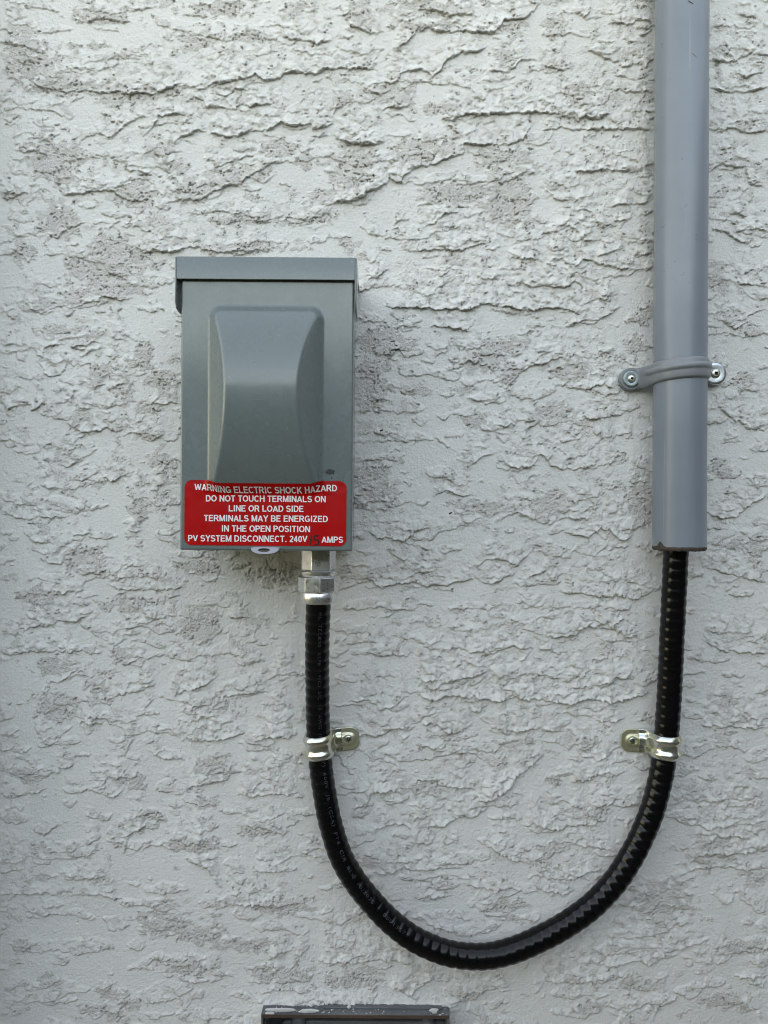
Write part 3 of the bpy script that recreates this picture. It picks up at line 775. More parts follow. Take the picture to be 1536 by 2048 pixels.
m_soffit = mat_paint('soffit_paint', (0.32, 0.32, 0.31), 0.6, 0.1, 0, speck=False)
sv, sf = box_vf(-15.1, 15.1, -0.30, 0.22, 0, 0.16)
so = simple('roof_eave', [(x, -d, z + (5.45 if d > 0 else 5.75)) for x, d, z in sv], sf, m_soffit); so['kind'] = 'structure'

# ------------------------------------------------------------------ disconnect box
BX0, BX1, BZ1, BZ0 = -148.3, -22.6, 170.0, -28.2      # cover edges at depth 88
BD = 88.0
box = empty('disconnect_box', (-86.0, 0.0, 70.0), 'grey steel electrical disconnect box with raised bulge and red warning sticker on its cover', 'electrical box', roll=0.45)
# enclosure (the tub fixed to the wall)
v, f = box_vf(BX0 + 2.2, BX1 - 2.2, 0.4, BD - 8, BZ0 + 3.0, BZ1 + 8)
bevel(link_mesh('enclosure', v, f, M_box, box, angle=40), 1.2)

# cover: bulged front with folded flanges
FX0, FX1, FZ1, FZ0 = -127.6, -44.6, 149.2, 14.0   # footprint of the bulge
def blur(A, s, dx):
    n = int(3 * s / dx); t = np.arange(-n, n + 1) * dx; kz = np.exp(-t * t / (2 * s * s)); kz /= kz.sum()
    A = np.apply_along_axis(lambda r: np.convolve(np.pad(r, n, 'edge'), kz, 'valid'), 0, A)
    return np.apply_along_axis(lambda r: np.convolve(np.pad(r, n, 'edge'), kz, 'valid'), 1, A)
GS = 0.5
gx = np.arange(BX0, BX1 + GS, GS); gz = np.arange(BZ0, BZ1 + 10, GS)
GX, GZ = np.meshgrid(gx, gz)
def bulge():
    cx, cz = (FX0 + FX1) / 2, (FZ0 + FZ1) / 2
    hx, hz = (FX1 - FX0) / 2, (FZ1 - FZ0) / 2
    r = 9.0
    qx = np.abs(GX - cx) - (hx - r); qz = np.abs(GZ - cz) - (hz - r)
    sdf = np.hypot(np.maximum(qx, 0), np.maximum(qz, 0)) + np.minimum(np.maximum(qx, qz), 0) - r
    s = np.clip(-sdf, 0, None)
    t = (GZ - 86.0) / np.where(GZ > 86, FZ1 - 86 + 1.0, 86 - FZ0 + 4.0)
    arc = 22.5 * np.clip(1 - t * t, 0, None) ** 0.92
    side = s * 1.42
    kk = 2.2
    hh = np.clip(0.5 + 0.5 * (side - arc) / kk, 0, 1)
    hgt = side * (1 - hh) + arc * hh - kk * hh * (1 - hh)
    hgt = np.where(sdf < 0, np.clip(hgt, 0, None), 0)
    return blur(hgt, 0.9, GS)
BH = bulge()
BHs = np.maximum(blur(BH, 1.6, GS), BH * 0.98)
def samp(A, x, z):
    fx = np.clip((x - gx[0]) / GS, 0, len(gx) - 1.001); fz = np.clip((z - gz[0]) / GS, 0, len(gz) - 1.001)
    i = fx.astype(int); j = fz.astype(int); u = fx - i; w = fz - j
    return (A[j, i] * (1 - u) + A[j, i + 1] * u) * (1 - w) + (A[j + 1, i] * (1 - u) + A[j + 1, i + 1] * u) * w
def lean(z):      # the cover leans back a little towards its foot
    return (z - 168) * 0.008
def cover():
    r = 1.6; fl = 16.0
    def axis(a, b, st):
        core = np.linspace(a + r, b - r, int((b - a) / st))
        th = np.linspace(0, math.pi / 2, 6)[1:]
        lo = [(a + r - r * math.sin(t), r * (1 - math.cos(t))) for t in th] + [(a, r + fl * q) for q in (0.03, 0.5, 1.0)]
        hi = [(b - r + r * math.sin(t), r * (1 - math.cos(t))) for t in th] + [(b, r + fl * q) for q in (0.03, 0.5, 1.0)]
        return [p[0] for p in lo[::-1]] + list(core) + [p[0] for p in hi], [p[1] for p in lo[::-1]] + [0] * len(core) + [p[1] for p in hi]
    ax, dx = axis(BX0, BX1, 0.62); az, dz = axis(BZ0, BZ1, 0.62)
    AX, AZ = np.meshgrid(ax, az); DX, DZ = np.meshgrid(dx, dz)
    drop = np.minimum(DX + DZ, r + fl)
    h = samp(BH, AX, AZ)
    oil = 0.25 * fbm(AX / 45, AZ / 60, 2, 400)      # slight waviness of thin sheet steel
    oil = oil * sstep(0, 12, AX - BX0) * sstep(0, 12, BX1 - AX)
    V = np.stack([AX.ravel(), (BD + lean(AZ) - drop + h + oil).ravel(), AZ.ravel()], 1)
    return V, grid_faces(len(az), len(ax))
v, f = cover()
link_mesh('cover', v, f, M_box, box, angle=60)

# hood over the top
HX0, HX1, HZ1, HZ0 = -151.9, -20.5, 184.4, 168.0
fr = prism_x([(90.3, HZ0), (91.4, HZ0), (91.4, HZ1 - 1.2), (90.6, HZ1 + 0.2), (1.0, HZ1 + 5.5), (1.0, HZ1 + 4.3), (90.3, HZ1 - 1.2)], HX0 + 1.2, HX1 - 1.2)
def flap(x0, x1):
    pts = [(91.4, HZ1 - 0.4), (91.4, 156.0), (90.6, 151.0), (88.0, 147.5), (84, 146.5), (70, 146.0), (66, 150.0), (62, HZ1 - 0.2), (62, HZ1 + 1.6)]
    return prism_x(pts, x0, x1)
v, f = join([fr, flap(HX0, HX0 + 1.15), flap(HX1 - 1.15, HX1)])
bevel(link_mesh('hood', v, f, M_box, box, angle=40), 0.35, 2)
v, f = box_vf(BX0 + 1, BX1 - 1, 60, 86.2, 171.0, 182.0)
link_mesh('gap_shadow_plate', v, f, M_dark, box, smooth=False).name = 'gap_shade_plate'  # dark plate standing for the shade between hood and cover

# sticker, draped over the foot of the bulge
SX0, SX1, SZ1, SZ0 = -144.9, -26.9, 22.9, -24.6
def sdepth(x, z, off):
    x = np.asarray(x, float); z = np.asarray(z, float)
    base = BD + lean(z) + samp(BHs, x, z) + 0.25 * fbm(x / 45, z / 60, 2, 400)
    wr = 0.0
    for cx, s in ((FX0 + 1, 1), (FX1 - 1, -1)):      # tented creases where the bulge begins
        wr = wr + 1.5 * np.exp(-((x - cx + s * (22.9 - z) * 0.35) / 2.0) ** 2) * sstep(12, 22, z)
    wr = wr + 0.18 * fbm(x / 9, z / 6, 2, 420) * sstep(-5, 18, z)
    return base + wr + off
def sticker():
    nx_, nz_ = 190, 80
    r = 5.4
    V = []
    for j in range(nz_):
        w = j / (nz_ - 1)
        z = SZ0 + (SZ1 - SZ0) * (0.5 - 0.5 * math.cos(math.pi * w))
        dz = min(z - SZ0, SZ1 - z)
        ins = r - math.sqrt(max(0, r * r - (r - min(dz, r)) ** 2))
        for i in range(nx_):
            x = SX0 + ins + (SX1 - SX0 - 2 * ins) * i / (nx_ - 1)
            dip = 2.3 * float(sstep(FX0 - 1, FX0 + 9, np.array(x)) * (1 - sstep(FX1 - 9, FX1 + 1, np.array(x)))) * max(0, (z - 8) / (SZ1 - 8))
            V.append((x, 0, z - dip))
    V = np.array(V)
    V[:, 1] = sdepth(V[:, 0], V[:, 2], 0.30)
    return V, grid_faces(nz_, nx_)
v, f = sticker()
stk = link_mesh('warning_sticker', v, f, M_red, box)
stk['label'] = 'red warning sticker with white capital letters'
stk['origin_mm'] = list(box['origin_mm'])

def glyphs(text, bold=0.0, res=3, spacing=1.0):
    c = bpy.data.curves.new('t', 'FONT'); c.body = text; c.size = 1.0; c.resolution_u = res; c.offset = bold
    c.space_character = spacing
    o = bpy.data.objects.new('t', c); COL.objects.link(o)
    bpy.context.view_layer.update()
    dg = bpy.context.evaluated_depsgraph_get()
    me = bpy.data.meshes.new_from_object(o.evaluated_get(dg))
    V = np.array([tuple(p.co) for p in me.vertices]); Fc = [tuple(p.vertices) for p in me.polygons]
    bpy.data.objects.remove(o); bpy.data.curves.remove(c); bpy.data.meshes.remove(me)
    return V, Fc
def arc_pts(cx, cy, rx, ry, a0, a1, n=14):
    return [(cx + rx * math.cos(math.radians(a0 + (a1 - a0) * i / n)), cy + ry * math.sin(math.radians(a0 + (a1 - a0) * i / n))) for i in range(n + 1)]
B_ = 0.085    # half the stroke width, in cap heights
def _S(w):
    return arc_pts(w / 2, 0.71, w / 2 - B_ - 0.01, 0.205, 25, 270, 12)[:-1] + arc_pts(w / 2, 0.29, w / 2 - B_, 0.215, 90, -160, 12)
GL = {   # capital letters of a bold grotesque, as strokes: (advance width, [strokes])
 'A': (.72, [[(.075, 0), (.36, .93)], [(.36, .93), (.645, 0)], [(.17, .28), (.55, .28)]]),
 'B': (.70, [[(.11, 0), (.11, 1)], [(.11, .915), (.40, .915)] + arc_pts(.40, .715, .17, .2, 80, -90, 8) + [(.11, .515)], [(.11, .515), (.42, .515)] + arc_pts(.42, .30, .19, .215, 80, -90, 8) + [(.11, .085)]]),
 'C': (.72, [arc_pts(.37, .5, .275, .415, 42, 318, 22)]),
 'D': (.72, [[(.11, 0), (.11, 1)], [(.11, .915), (.34, .915)] + arc_pts(.34, .5, .28, .415, 85, -90, 14) + [(.11, .085)]]),
 'E': (.65, [[(.11, 0), (.11, 1)], [(.11, .915), (.60, .915)], [(.11, .52), (.56, .52)], [(.11, .085), (.62, .085)]]),
 'G': (.77, [arc_pts(.38, .5, .285, .415, 42, 300, 20) + [(.66, .2), (.66, .43)], [(.40, .45), (.745, .45)]]),
 'H': (.72, [[(.11, 0), (.11, 1)], [(.61, 0), (.61, 1)], [(.11, .53), (.61, .53)]]),
 'I': (.29, [[(.145, 0), (.145, 1)]]),
 'K': (.72, [[(.11, 0), (.11, 1)], [(.15, .36), (.60, .99)], [(.30, .56), (.645, 0.01)]]),
 'L': (.62, [[(.11, 0), (.11, 1)], [(.11, .085), (.59, .085)]]),
 'M': (.84, [[(.11, 0), (.11, 1)], [(.73, 0), (.73, 1)], [(.13, .97), (.42, .04)], [(.42, .04), (.71, .97)]]),
 'N': (.73, [[(.11, 0), (.11, 1)], [(.62, 0), (.62, 1)], [(.13, .96), (.60, .04)]]),
 'O': (.78, [arc_pts(.39, .5, .30, .415, 0, 360, 28)]),
 'P': (.67, [[(.11, 0), (.11, 1)], [(.11, .915), (.38, .915)] + arc_pts(.38, .69, .19, .225, 80, -90, 10) + [(.11, .465)]]),
 'R': (.73, [[(.11, 0), (.11, 1)], [(.11, .915), (.41, .915)] + arc_pts(.41, .70, .18, .215, 80, -90, 10) + [(.11, .485)], [(.40, .47), (.66, .01)]]),
 'S': (.67, [_S(.66)]),
 'T': (.62, [[(.02, .915), (.60, .915)], [(.31, 0), (.31, .9)]]),
 'U': (.72, [[(.11, 1), (.11, .36)] + arc_pts(.36, .335, .25, .25, 185, 355, 14) + [(.61, .36), (.61, 1)]]),
 'V': (.67, [[(.06, 1), (.335, .06)], [(.335, .06), (.61, 1)]]),
 'W': (.95, [[(.07, 1), (.265, .06)], [(.265, .06), (.475, .93)], [(.475, .93), (.685, .06)], [(.685, .06), (.88, 1)]]),
 'Y': (.67, [[(.06, 1), (.335, .47)], [(.61, 1), (.335, .47)], [(.335, .5), (.335, 0)]]),
 'Z': (.62, [[(.04, .915), (.57, .915)], [(.52, .90), (.09, .10)], [(.03, .085), (.59, .085)]]),
 '2': (.56, [arc_pts(.28, .70, .185, .215, 165, -35, 12) + [(.10, .12)], [(.04, .085), (.52, .085)]]),
 '4': (.56, [[(.37, 0), (.37, 1)], [(.36, .93), (.08, .33)], [(.03, .29), (.53, .29)]]),
 '0': (.56, [arc_pts(.28, .5, .185, .415, 0, 360, 24)]),
 '.': (.28, [[(.145, 0), (.145, .17)]]),
 ' ': (.28, [])}
def stroke_text(text):
    V = []; Fc = []; x0 = 0.0; L = 0
    for ch in text:
        adv, strokes = GL[ch]
        for st in strokes:
            n = len(st)
            closed = math.hypot(st[0][0] - st[-1][0], st[0][1] - st[-1][1]) < 1e-6
            # split long straight strokes so that they follow the surface
            if n == 2:
                st = [(st[0][0] + (st[1][0] - st[0][0]) * q / 3, st[0][1] + (st[1][1] - st[0][1]) * q / 3) for q in range(4)]; n = 4
            b0 = len(V)
            for i, p in enumerate(st):
                a = st[i - 1] if i else (st[-2] if closed else st[0])
                b = st[i + 1] if i < n - 1 else (st[1] if closed else st[-1])
                t1 = np.array([p[0] - a[0], p[1] - a[1]]); t2 = np.array([b[0] - p[0], b[1] - p[1]])
                l1, l2 = np.linalg.norm(t1), np.linalg.norm(t2)
                t1 = t1 / l1 if l1 > 1e-9 else t2 / l2
                t2 = t2 / l2 if l2 > 1e-9 else t1
                t = t1 + t2; t /= np.linalg.norm(t) + 1e-9
                m_ = 1 / max(0.6, float(t @ t1))
                nx_, ny_ = -t[1] * B_ * m_, t[0] * B_ * m_
                V.append((x0 + p[0] + nx_, p[1] + ny_, L)); V.append((x0 + p[0] - nx_, p[1] - ny_, L))
                if i: Fc.append((b0 + 2 * i - 2, b0 + 2 * i - 1, b0 + 2 * i + 1, b0 + 2 * i))
            L = (L + 1) % 7
        x0 += adv + 0.035
    return np.array(V), Fc
def stext(text, x0, x1, yt, yb, arc=False):
    V, Fc = stroke_text(text)
    mn, mx = V.min(0), V.max(0)
    kf = F / (D - BD - 0.5)
    X = ((x0 + (V[:, 0] - mn[0]) / (mx[0] - mn[0]) * (x1 - x0)) - 768) / kf
    Zt = (1024 - yt) / kf; Zb = (1024 - yb) / kf
    Z = Zb + V[:, 1] * (Zt - Zb)
    if arc:
        Z = Z - 1.9 * (sstep(FX0 - 3, FX0 + 14, X) * (1 - sstep(FX1 - 14, FX1 + 3, X)))
    W = np.stack([X, sdepth(X, Z, 0.46 if arc else 0.40) + V[:, 2] * 0.012, Z], 1)
    return link_mesh('lettering', W, Fc, M_white, stk, smooth=False)
stext('WARNING ELECTRIC SHOCK HAZARD', 389, 675, 968.5, 981.5, True)
stext('DO NOT TOUCH TERMINALS ON', 412, 652.5, 991, 1003.7)
stext('LINE OR LOAD SIDE', 458, 608, 1010.8, 1023.4)
stext('TERMINALS MAY BE ENERGIZED', 408.5, 657, 1030.6, 1043.3)
stext('IN THE OPEN POSITION', 444.6, 621.5, 1051.2, 1063.8)
stext('PV SYSTEM DISCONNECT. 240V', 376.8, 616.3, 1071.2, 1084)
stext('AMPS', 644.7, 688, 1072.2, 1084.6)
def ribbon(pts, w):
    kf = F / (D - BD - 0.5)
    P2 = [((x - 768) / kf, (1024 - y) / kf) for x, y in pts]
    V = []; Fc = []
    n = len(P2)
    for i, p in enumerate(P2):
        a = P2[max(i - 1, 0)]; b = P2[min(i + 1, n - 1)]
        t = np.array([b[0] - a[0], b[1] - a[1]]); t = t / (np.linalg.norm(t) + 1e-9)
        nn = np.array([-t[1], t[0]]) * w / 2
        for s in (1, -1):
            x, z = p[0] + s * nn[0], p[1] + s * nn[1]
            V.append((x, float(sdepth(x, z, 0.5)), z))
        if i: Fc.append((2 * i - 2, 2 * i - 1, 2 * i + 1, 2 * i))
    return V, Fc
def zz(p): return [(340 + a / 3.938, 880 + b / 3.938) for a, b in p]
v, f = join([ribbon(zz([(1117, 750), (1116, 775), (1115, 800), (1114, 824)]), 0.95),
             ribbon(zz([(1178, 750), (1160, 752), (1143, 754), (1141, 768), (1139, 784), (1152, 782), (1166, 784), (1176, 794), (1178, 806), (1170, 817), (1156, 822), (1138, 822)]), 1.2)])
o = link_mesh('handwritten_number', v, f, M_ink, stk, smooth=False)
o['label'] = 'number 15 handwritten in black marker'

# bare spot and small scuffs on the cover
def spot(px, py, rx, ry, seed):
    kf = F / (D - BD)
    cx, cz = (px - 768) / kf, (1024 - py) / kf
    V = [(cx, 0, cz)]
    rr = random.Random(seed)
    for i in range(20):
        a = 2 * math.pi * i / 20; q = rr.uniform(0.82, 1.1)
        V.append((cx + rx * q * math.cos(a), 0, cz + ry * q * math.sin(a)))
    V = np.array(V); V[:, 1] = sdepth(V[:, 0], V[:, 2], 0.12)
    return V.tolist(), [(0, i, i % 20 + 1) for i in range(1, 21)]
v, f = join([spot(661, 942.5, 3.7, 2.0, 1), spot(664, 955, 0.6, 0.6, 2)])
o = link_mesh('paint_chip', v, f, M_chip, box); o['label'] = 'dark bare spot beside the bulge'

M_scuff = mat_paint('pale_scuff', (0.30, 0.33, 0.33), 0.6, 0.1, 0, speck=False)
v, f = join([ribbon([(521, 834), (524, 837), (527, 841)], 0.35), ribbon([(541, 851), (543, 856)], 0.4), ribbon([(445, 820), (450, 821)], 0.3), ribbon([(580, 913), (583, 914)], 0.4), ribbon([(455, 810), (500, 808), (545, 809)], 0.16)])
link_mesh('scuff_marks', v, f, M_scuff, box)['kind'] = 'stuff'

# padlock hasp sticking out under the cover
def hasp():
    x0, zt = P(505, 1094, 90); x1, zb = P(561, 1107.5, 90)
    cx = (x0 + x1) / 2; hw = (x1 - x0) / 2
    outer = []; inner = []
    n = 28
    for i in range(n):
        a = 2 * math.pi * i / n
        s = math.sin(a)
        oz = zt - 1.2 + (1.2 * abs(s) ** 0.5 if s > 0 else -(zt - zb - 1.2) * abs(s))
        outer.append((cx + hw * math.copysign(abs(math.cos(a)) ** 0.8, math.cos(a)), oz))
        inner.append((cx - 0.6 + 4.2 * math.cos(a), zt - 2.2 + 1.25 * s))
    V = []
    for d in (BD - 2.4, BD + 3.4):
        V += [(x, d + (zt - z) * 0.6, z) for x, z in outer] + [(x, d + (zt - z) * 0.6, z) for x, z in inner]
    Fc = []
    for i in range(n):
        j = (i + 1) % n
        Fc += [(i, j, n + j, n + i), (2 * n + i, 2 * n + j, 3 * n + j, 3 * n + i), (i, j, 2 * n + j, 2 * n + i), (n + i, n + j, 3 * n + j, 3 * n + i)]
    return V, Fc
v, f = hasp()
bevel(link_mesh('padlock_tab', v, f, M_tab, box, angle=40), 0.4)['label'] = 'pale slotted tab under the cover'

# ------------------------------------------------------------------ cable connector
CC = P(637.5, 1150, 45)[0]
con = empty('cable_connector', (CC, 45, -28), 'silver cast metal cable gland screwed into the underside of the grey box', 'cable gland')
def facets(n, r_sh, ph=0.0):
    def fn(a, z):
        t = ((a + ph) % (2 * math.pi / n)) - math.pi / n
        return math.cos(math.pi / n) / math.cos(t) * r_sh
    return fn
v, f = lathe_z([(0.5, -27.5), (14.0, -27.5), (14.0, -44.8), (13.2, -46.2), (0.5, -46.2)], CC, 45, 60, 0, facets(6, 1.0, math.radians(14)))
bevel(link_mesh('body', v, f, M_alu, con, angle=25), 0.4)
v, f = lathe_z([(10, -46.0), (13.2, -46.0), (13.8, -46.6), (13.8, -49.2), (13.0, -50.2), (10, -50.2)], CC, 45, 64)
link_mesh('collar', v, f, M_alu, con, angle=40)
v, f = lathe_z([(9, -50.0), (14.6, -50.0), (16.1, -51.0), (16.1, -61.4), (15.2, -62.6), (9, -62.6)], CC, 45, 80, 0, facets(8, 1.0, math.radians(9)))
bevel(link_mesh('gland_nut', v, f, M_alu, con, angle=25), 0.3)
v, f = lathe_z([(9, -62.4), (13.4, -62.4), (13.9, -63.0), (14.1, -69.5), (13.2, -71.3), (11, -71.8), (10.2, -71.0)], CC, 45, 64)
link_mesh('clamp_ring', v, f, M_alu, con, angle=50)
def around(text, r, cx, cd, a_mid, width, z0, h):
    V, Fc = glyphs(text, 0.0)
    mn, mx = V.min(0), V.max(0)
    s = (V[:, 0] - mn[0]) / (mx[0] - mn[0]) - 0.5
    a = a_mid + s * width / r
    Z = z0 + V[:, 1] / mx[1] * h
    return np.stack([cx + r * np.sin(a), cd + r * np.cos(a), Z], 1), Fc
v, f = around('T 3321616 . 2227', 14.2, CC, 45, 0.0, 26, -69.8, 2.6)
link_mesh('cast_marking', v, f, M_washer, con, smooth=False)

# ------------------------------------------------------------------ black armoured cable
ctrl = [(637, 1196, 45), (634.5, 1290, 34), (635, 1380, 22), (637.5, 1490, 13.5), (648, 1580, 14.5), (663, 1656, 17), (697, 1744, 19), (787, 1849, 20.5),
        (876, 1901, 21), (970, 1914, 20.5), (1061, 1887, 19), (1166, 1827, 18), (1239, 1752, 17), (1296, 1645, 15.5), (1323, 1550, 14), (1331, 1490, 13.5), (1338, 1400, 16),
        (1345, 1250, 20.5), (1352, 1105, 24), (1354, 1050, 25), (1356, 980, 25.5)]
C3 = [np.array([P(a, b, d)[0], d, P(a, b, d)[1]]) for a, b, d in ctrl]
C3[0][2] += 0
def spline(pts, n=60):
    out = []
    p = [2 * pts[0] - pts[1]] + pts + [2 * pts[-1] - pts[-2]]
    for i in range(1, len(p) - 2):
        for t in np.linspace(0, 1, n, endpoint=False):
            # centripetal-ish: uniform B-spline/Catmull blend for smoothness
            a = 0.5 * ((2 * p[i]) + (-p[i - 1] + p[i + 1]) * t + (2 * p[i - 1] - 5 * p[i] + 4 * p[i + 1] - p[i + 2]) * t * t + (-p[i - 1] + 3 * p[i] - 3 * p[i + 1] + p[i + 2]) * t ** 3)
            out.append(a)
    out.append(p[-2])
    return np.array(out)
path = spline(C3)
seg = np.linalg.norm(np.diff(path, axis=0), axis=1); S = np.concatenate([[0], np.cumsum(seg)])
Ltot = S[-1]
NS = int(Ltot / 0.75)
ss = np.linspace(0, Ltot, NS)
path = np.stack([np.interp(ss, S, path[:, k]) for k in range(3)], 1)
for _ in range(350):     # relax so that the bend is even
    path[1:-1] = 0.5 * path[1:-1] + 0.25 * (path[:-2] + path[2:])
def frames(path):
    t = np.gradient(path, axis=0); t /= np.linalg.norm(t, axis=1)[:, None]
    out = np.array([0.0, 1.0, 0.0])      # out of the wall
    e1 = out - t * (t @ out)[:, None]; e1 /= np.linalg.norm(e1, axis=1)[:, None]
    e2 = np.cross(t, e1)
    return t, e1, e2
tt, e1, e2 = frames(path)
RC = 9.75
PITCH = 8.1
def cable_r(s, phi):
    ph = s / PITCH * 2 * math.pi + 0.35 * np.sin(s / 37.0) + 0.25 * np.sin(phi + s / 90.0)
    c = np.cos(ph)
    rib = 0.21 * np.cos(ph) - 0.05 * np.cos(2 * ph)
    return RC + rib + 0.06 * np.sin(s / 5.1 + 3 * phi)
cab = empty('armoured_cable', tuple(path[0]), 'black ribbed cable hanging in a U from the silver gland to the grey pipe', 'cable')
nphi = 48
ph = np.linspace(0, 2 * math.pi, nphi, endpoint=False)
PHI, SS = np.meshgrid(ph, ss)
RR = cable_r(SS, PHI)
V = path[:, None, :] + RR[..., None] * (np.cos(PHI)[..., None] * e1[:, None, :] + np.sin(PHI)[..., None] * e2[:, None, :])
link_mesh('jacket', V.reshape(-1, 3), grid_faces(NS, nphi, True), M_jacket, cab)
def cable_text(text, s0, s1, phi0, h):
    V, Fc = glyphs(text, 0.0, 2, 1.15)
    mn, mx = V.min(0), V.max(0)
    s = s0 + (V[:, 0] - mn[0]) / (mx[0] - mn[0]) * (s1 - s0)
    phi = phi0 + V[:, 1] / mx[1] * h / RC
    r = cable_r(s, phi) + 0.09
    c = np.stack([np.interp(s, ss, path[:, k]) for k in range(3)], 1)
    a = np.stack([np.interp(s, ss, e1[:, k]) for k in range(3)], 1); b = np.stack([np.interp(s, ss, e2[:, k]) for k in range(3)], 1)
    return c + r[:, None] * (np.cos(phi)[:, None] * a + np.sin(phi)[:, None] * b), Fc
def s_at(px, py):
    d = 20.0
    x, z = P(px, py, d)
    q = np.hypot((path[:, 0] - x), (path[:, 2] - z))
    return ss[int(np.argmin(q))]
sg = 1.0 if (np.cross(tt[5], e1[5])[0] > 0) else -1.0
parts = []
TXT = []
v, f = cable_text('HL  TECK90  XLPE  (-40C)  2/C  10  AWG  (5', s_at(636, 1208), s_at(640, 1470), sg * 0.30 - (0.15), 2.6)
parts.append((v, f))
v, f = cable_text('7)  600V  JB  (CSA)  FT4  CIR  BLK  10/2025', s_at(640, 1522), s_at(742, 1800), sg * 0.42 - 0.15, 2.6)
parts.append((v, f))
v, f = cable_text('0001357', s_at(762, 1822), s_at(802, 1864), sg * 0.42 - 0.15, 2.8)
parts.append((v, f))
v, f = join(parts)
link_mesh('printing', v, f, M_print, cab, smooth=False)['label'] = 'faint grey lettering along the black jacket'

# ------------------------------------------------------------------ grey PVC pipe
PX = 240.6; PD = 25.5; PR = 20.6
pipe = empty('conduit_pipe', (PX, PD, -29), 'grey plastic conduit pipe down the right side of the wall, cut end over the cable', 'pipe', roll=0.30)
prof = [(PR - 3.4, 1500), (PR, 1500), (PR, 400), (PR, 100), (PR, -27.4), (PR - 0.15, -28.2)]
v, f = lathe_z([(PR - 3.4, -28.0), (PR - 3.4, 1500), (PR, 1500), (PR, 1000), (PR, 500), (PR, 200), (PR, 0), (PR, -28.0)], PX, PD, 96)
link_mesh('tube', v, f, M_pvc, pipe, angle=50)
def burr():
    n = 120; V = []; Fc = []
    rr = random.Random(3)
    j = [rr.uniform(-0.25, 0.25) for _ in range(n)]
    prof_ = [(PR + 0.03, -27.9), (PR + 0.12, -28.5), (PR + 0.0, -30.0), (PR - 1.2, -31.2), (PR - 3.6, -31.0), (PR - 3.6, -28.0)]
    for (r, z) in prof_:
        for k_ in range(n):
            a = 2 * math.pi * k_ / n
            chip = math.exp(-((a - math.radians(155)) / 0.13) ** 2)
            zz_ = z + j[k_] * 0.8 + (4.6 * chip if z > -28.5 and r > PR else 0) - 0.5 * chip
            r_ = r + 0.3 * chip + 0.4 * j[(k_ * 7) % n] * (1 if z < -29 else 0.1)
            V.append((PX + r_ * math.cos(a), PD + r_ * math.sin(a), zz_))
    return V, grid_faces(len(prof_), n, True)
v, f = burr()
link_mesh('cut_end', v, f, M_burr, pipe)['label'] = 'rough brown cut edge of the pipe'

# ------------------------------------------------------------------ grey two-hole pipe strap
SZc = 114.2
strap = empty('pipe_strap', (PX + 2, 0, SZc), 'grey plastic two-hole strap holding the grey pipe, with screws through round washers', 'pipe strap', roll=-3.6)
def strap_path():
    r = PR + 0.5
    pts = [(-36.0, 4.2), (-30.0, 4.2), (-26.0, 5.5), (-23.4, 9.0), (-22.0, 15.0)]
    for a in np.linspace(172, 8, 40):
        pts.append((r * math.cos(math.radians(a)), PD + r * math.sin(math.radians(a))))
    pts += [(22.0, 15.0), (23.4, 9.0), (27.0, 5.5), (32.0, 4.2), (40.0, 4.2)]
    return np.array(pts)
def strap_band():
    p = strap_path()
    q = np.concatenate([[0], np.cumsum(np.hypot(*np.diff(p, axis=0).T))])
    t = np.linspace(0, q[-1], 130)
    p = np.stack([np.interp(t, q, p[:, 0]), np.interp(t, q, p[:, 1])], 1)
    for _ in range(4): p[1:-1] = 0.5 * p[1:-1] + 0.25 * (p[:-2] + p[2:])
    tg = np.gradient(p, axis=0); tg /= np.linalg.norm(tg, axis=1)[:, None]
    nrm = np.stack([-tg[:, 1], tg[:, 0]], 1)
    n_ax = 30
    V = []
    for i in range(len(p)):
        end = min(t[i], q[-1] - t[i])
        mid = float(sstep(14, 34, np.array(end)))
        for j in range(2 * n_ax):
            outer = j < n_ax
            a = -1 + 2 * (j % n_ax) / (n_ax - 1)
            if not outer: a = -a
            hw = 8.3 + 0.5 * (1 - mid)
            edge = (1 - abs(a) ** 6)
            if outer:
                ridge = 1.5 * math.exp(-((a * 8.3 - 1.2 - 2.0 * (1 - mid)) / 2.0) ** 4) * mid
                lipz = 0.35 * math.exp(-((abs(a) - 0.86) / 0.1) ** 2) * mid
                off = 2.4 * edge + ridge + lipz
            else:
                off = 0.0
            V.append((PX + p[i, 0] + nrm[i, 0] * off, p[i, 1] + nrm[i, 1] * off, SZc + a * hw))
    Fc = grid_faces(len(p), 2 * n_ax, True)
    return V, Fc
v, f = strap_band()
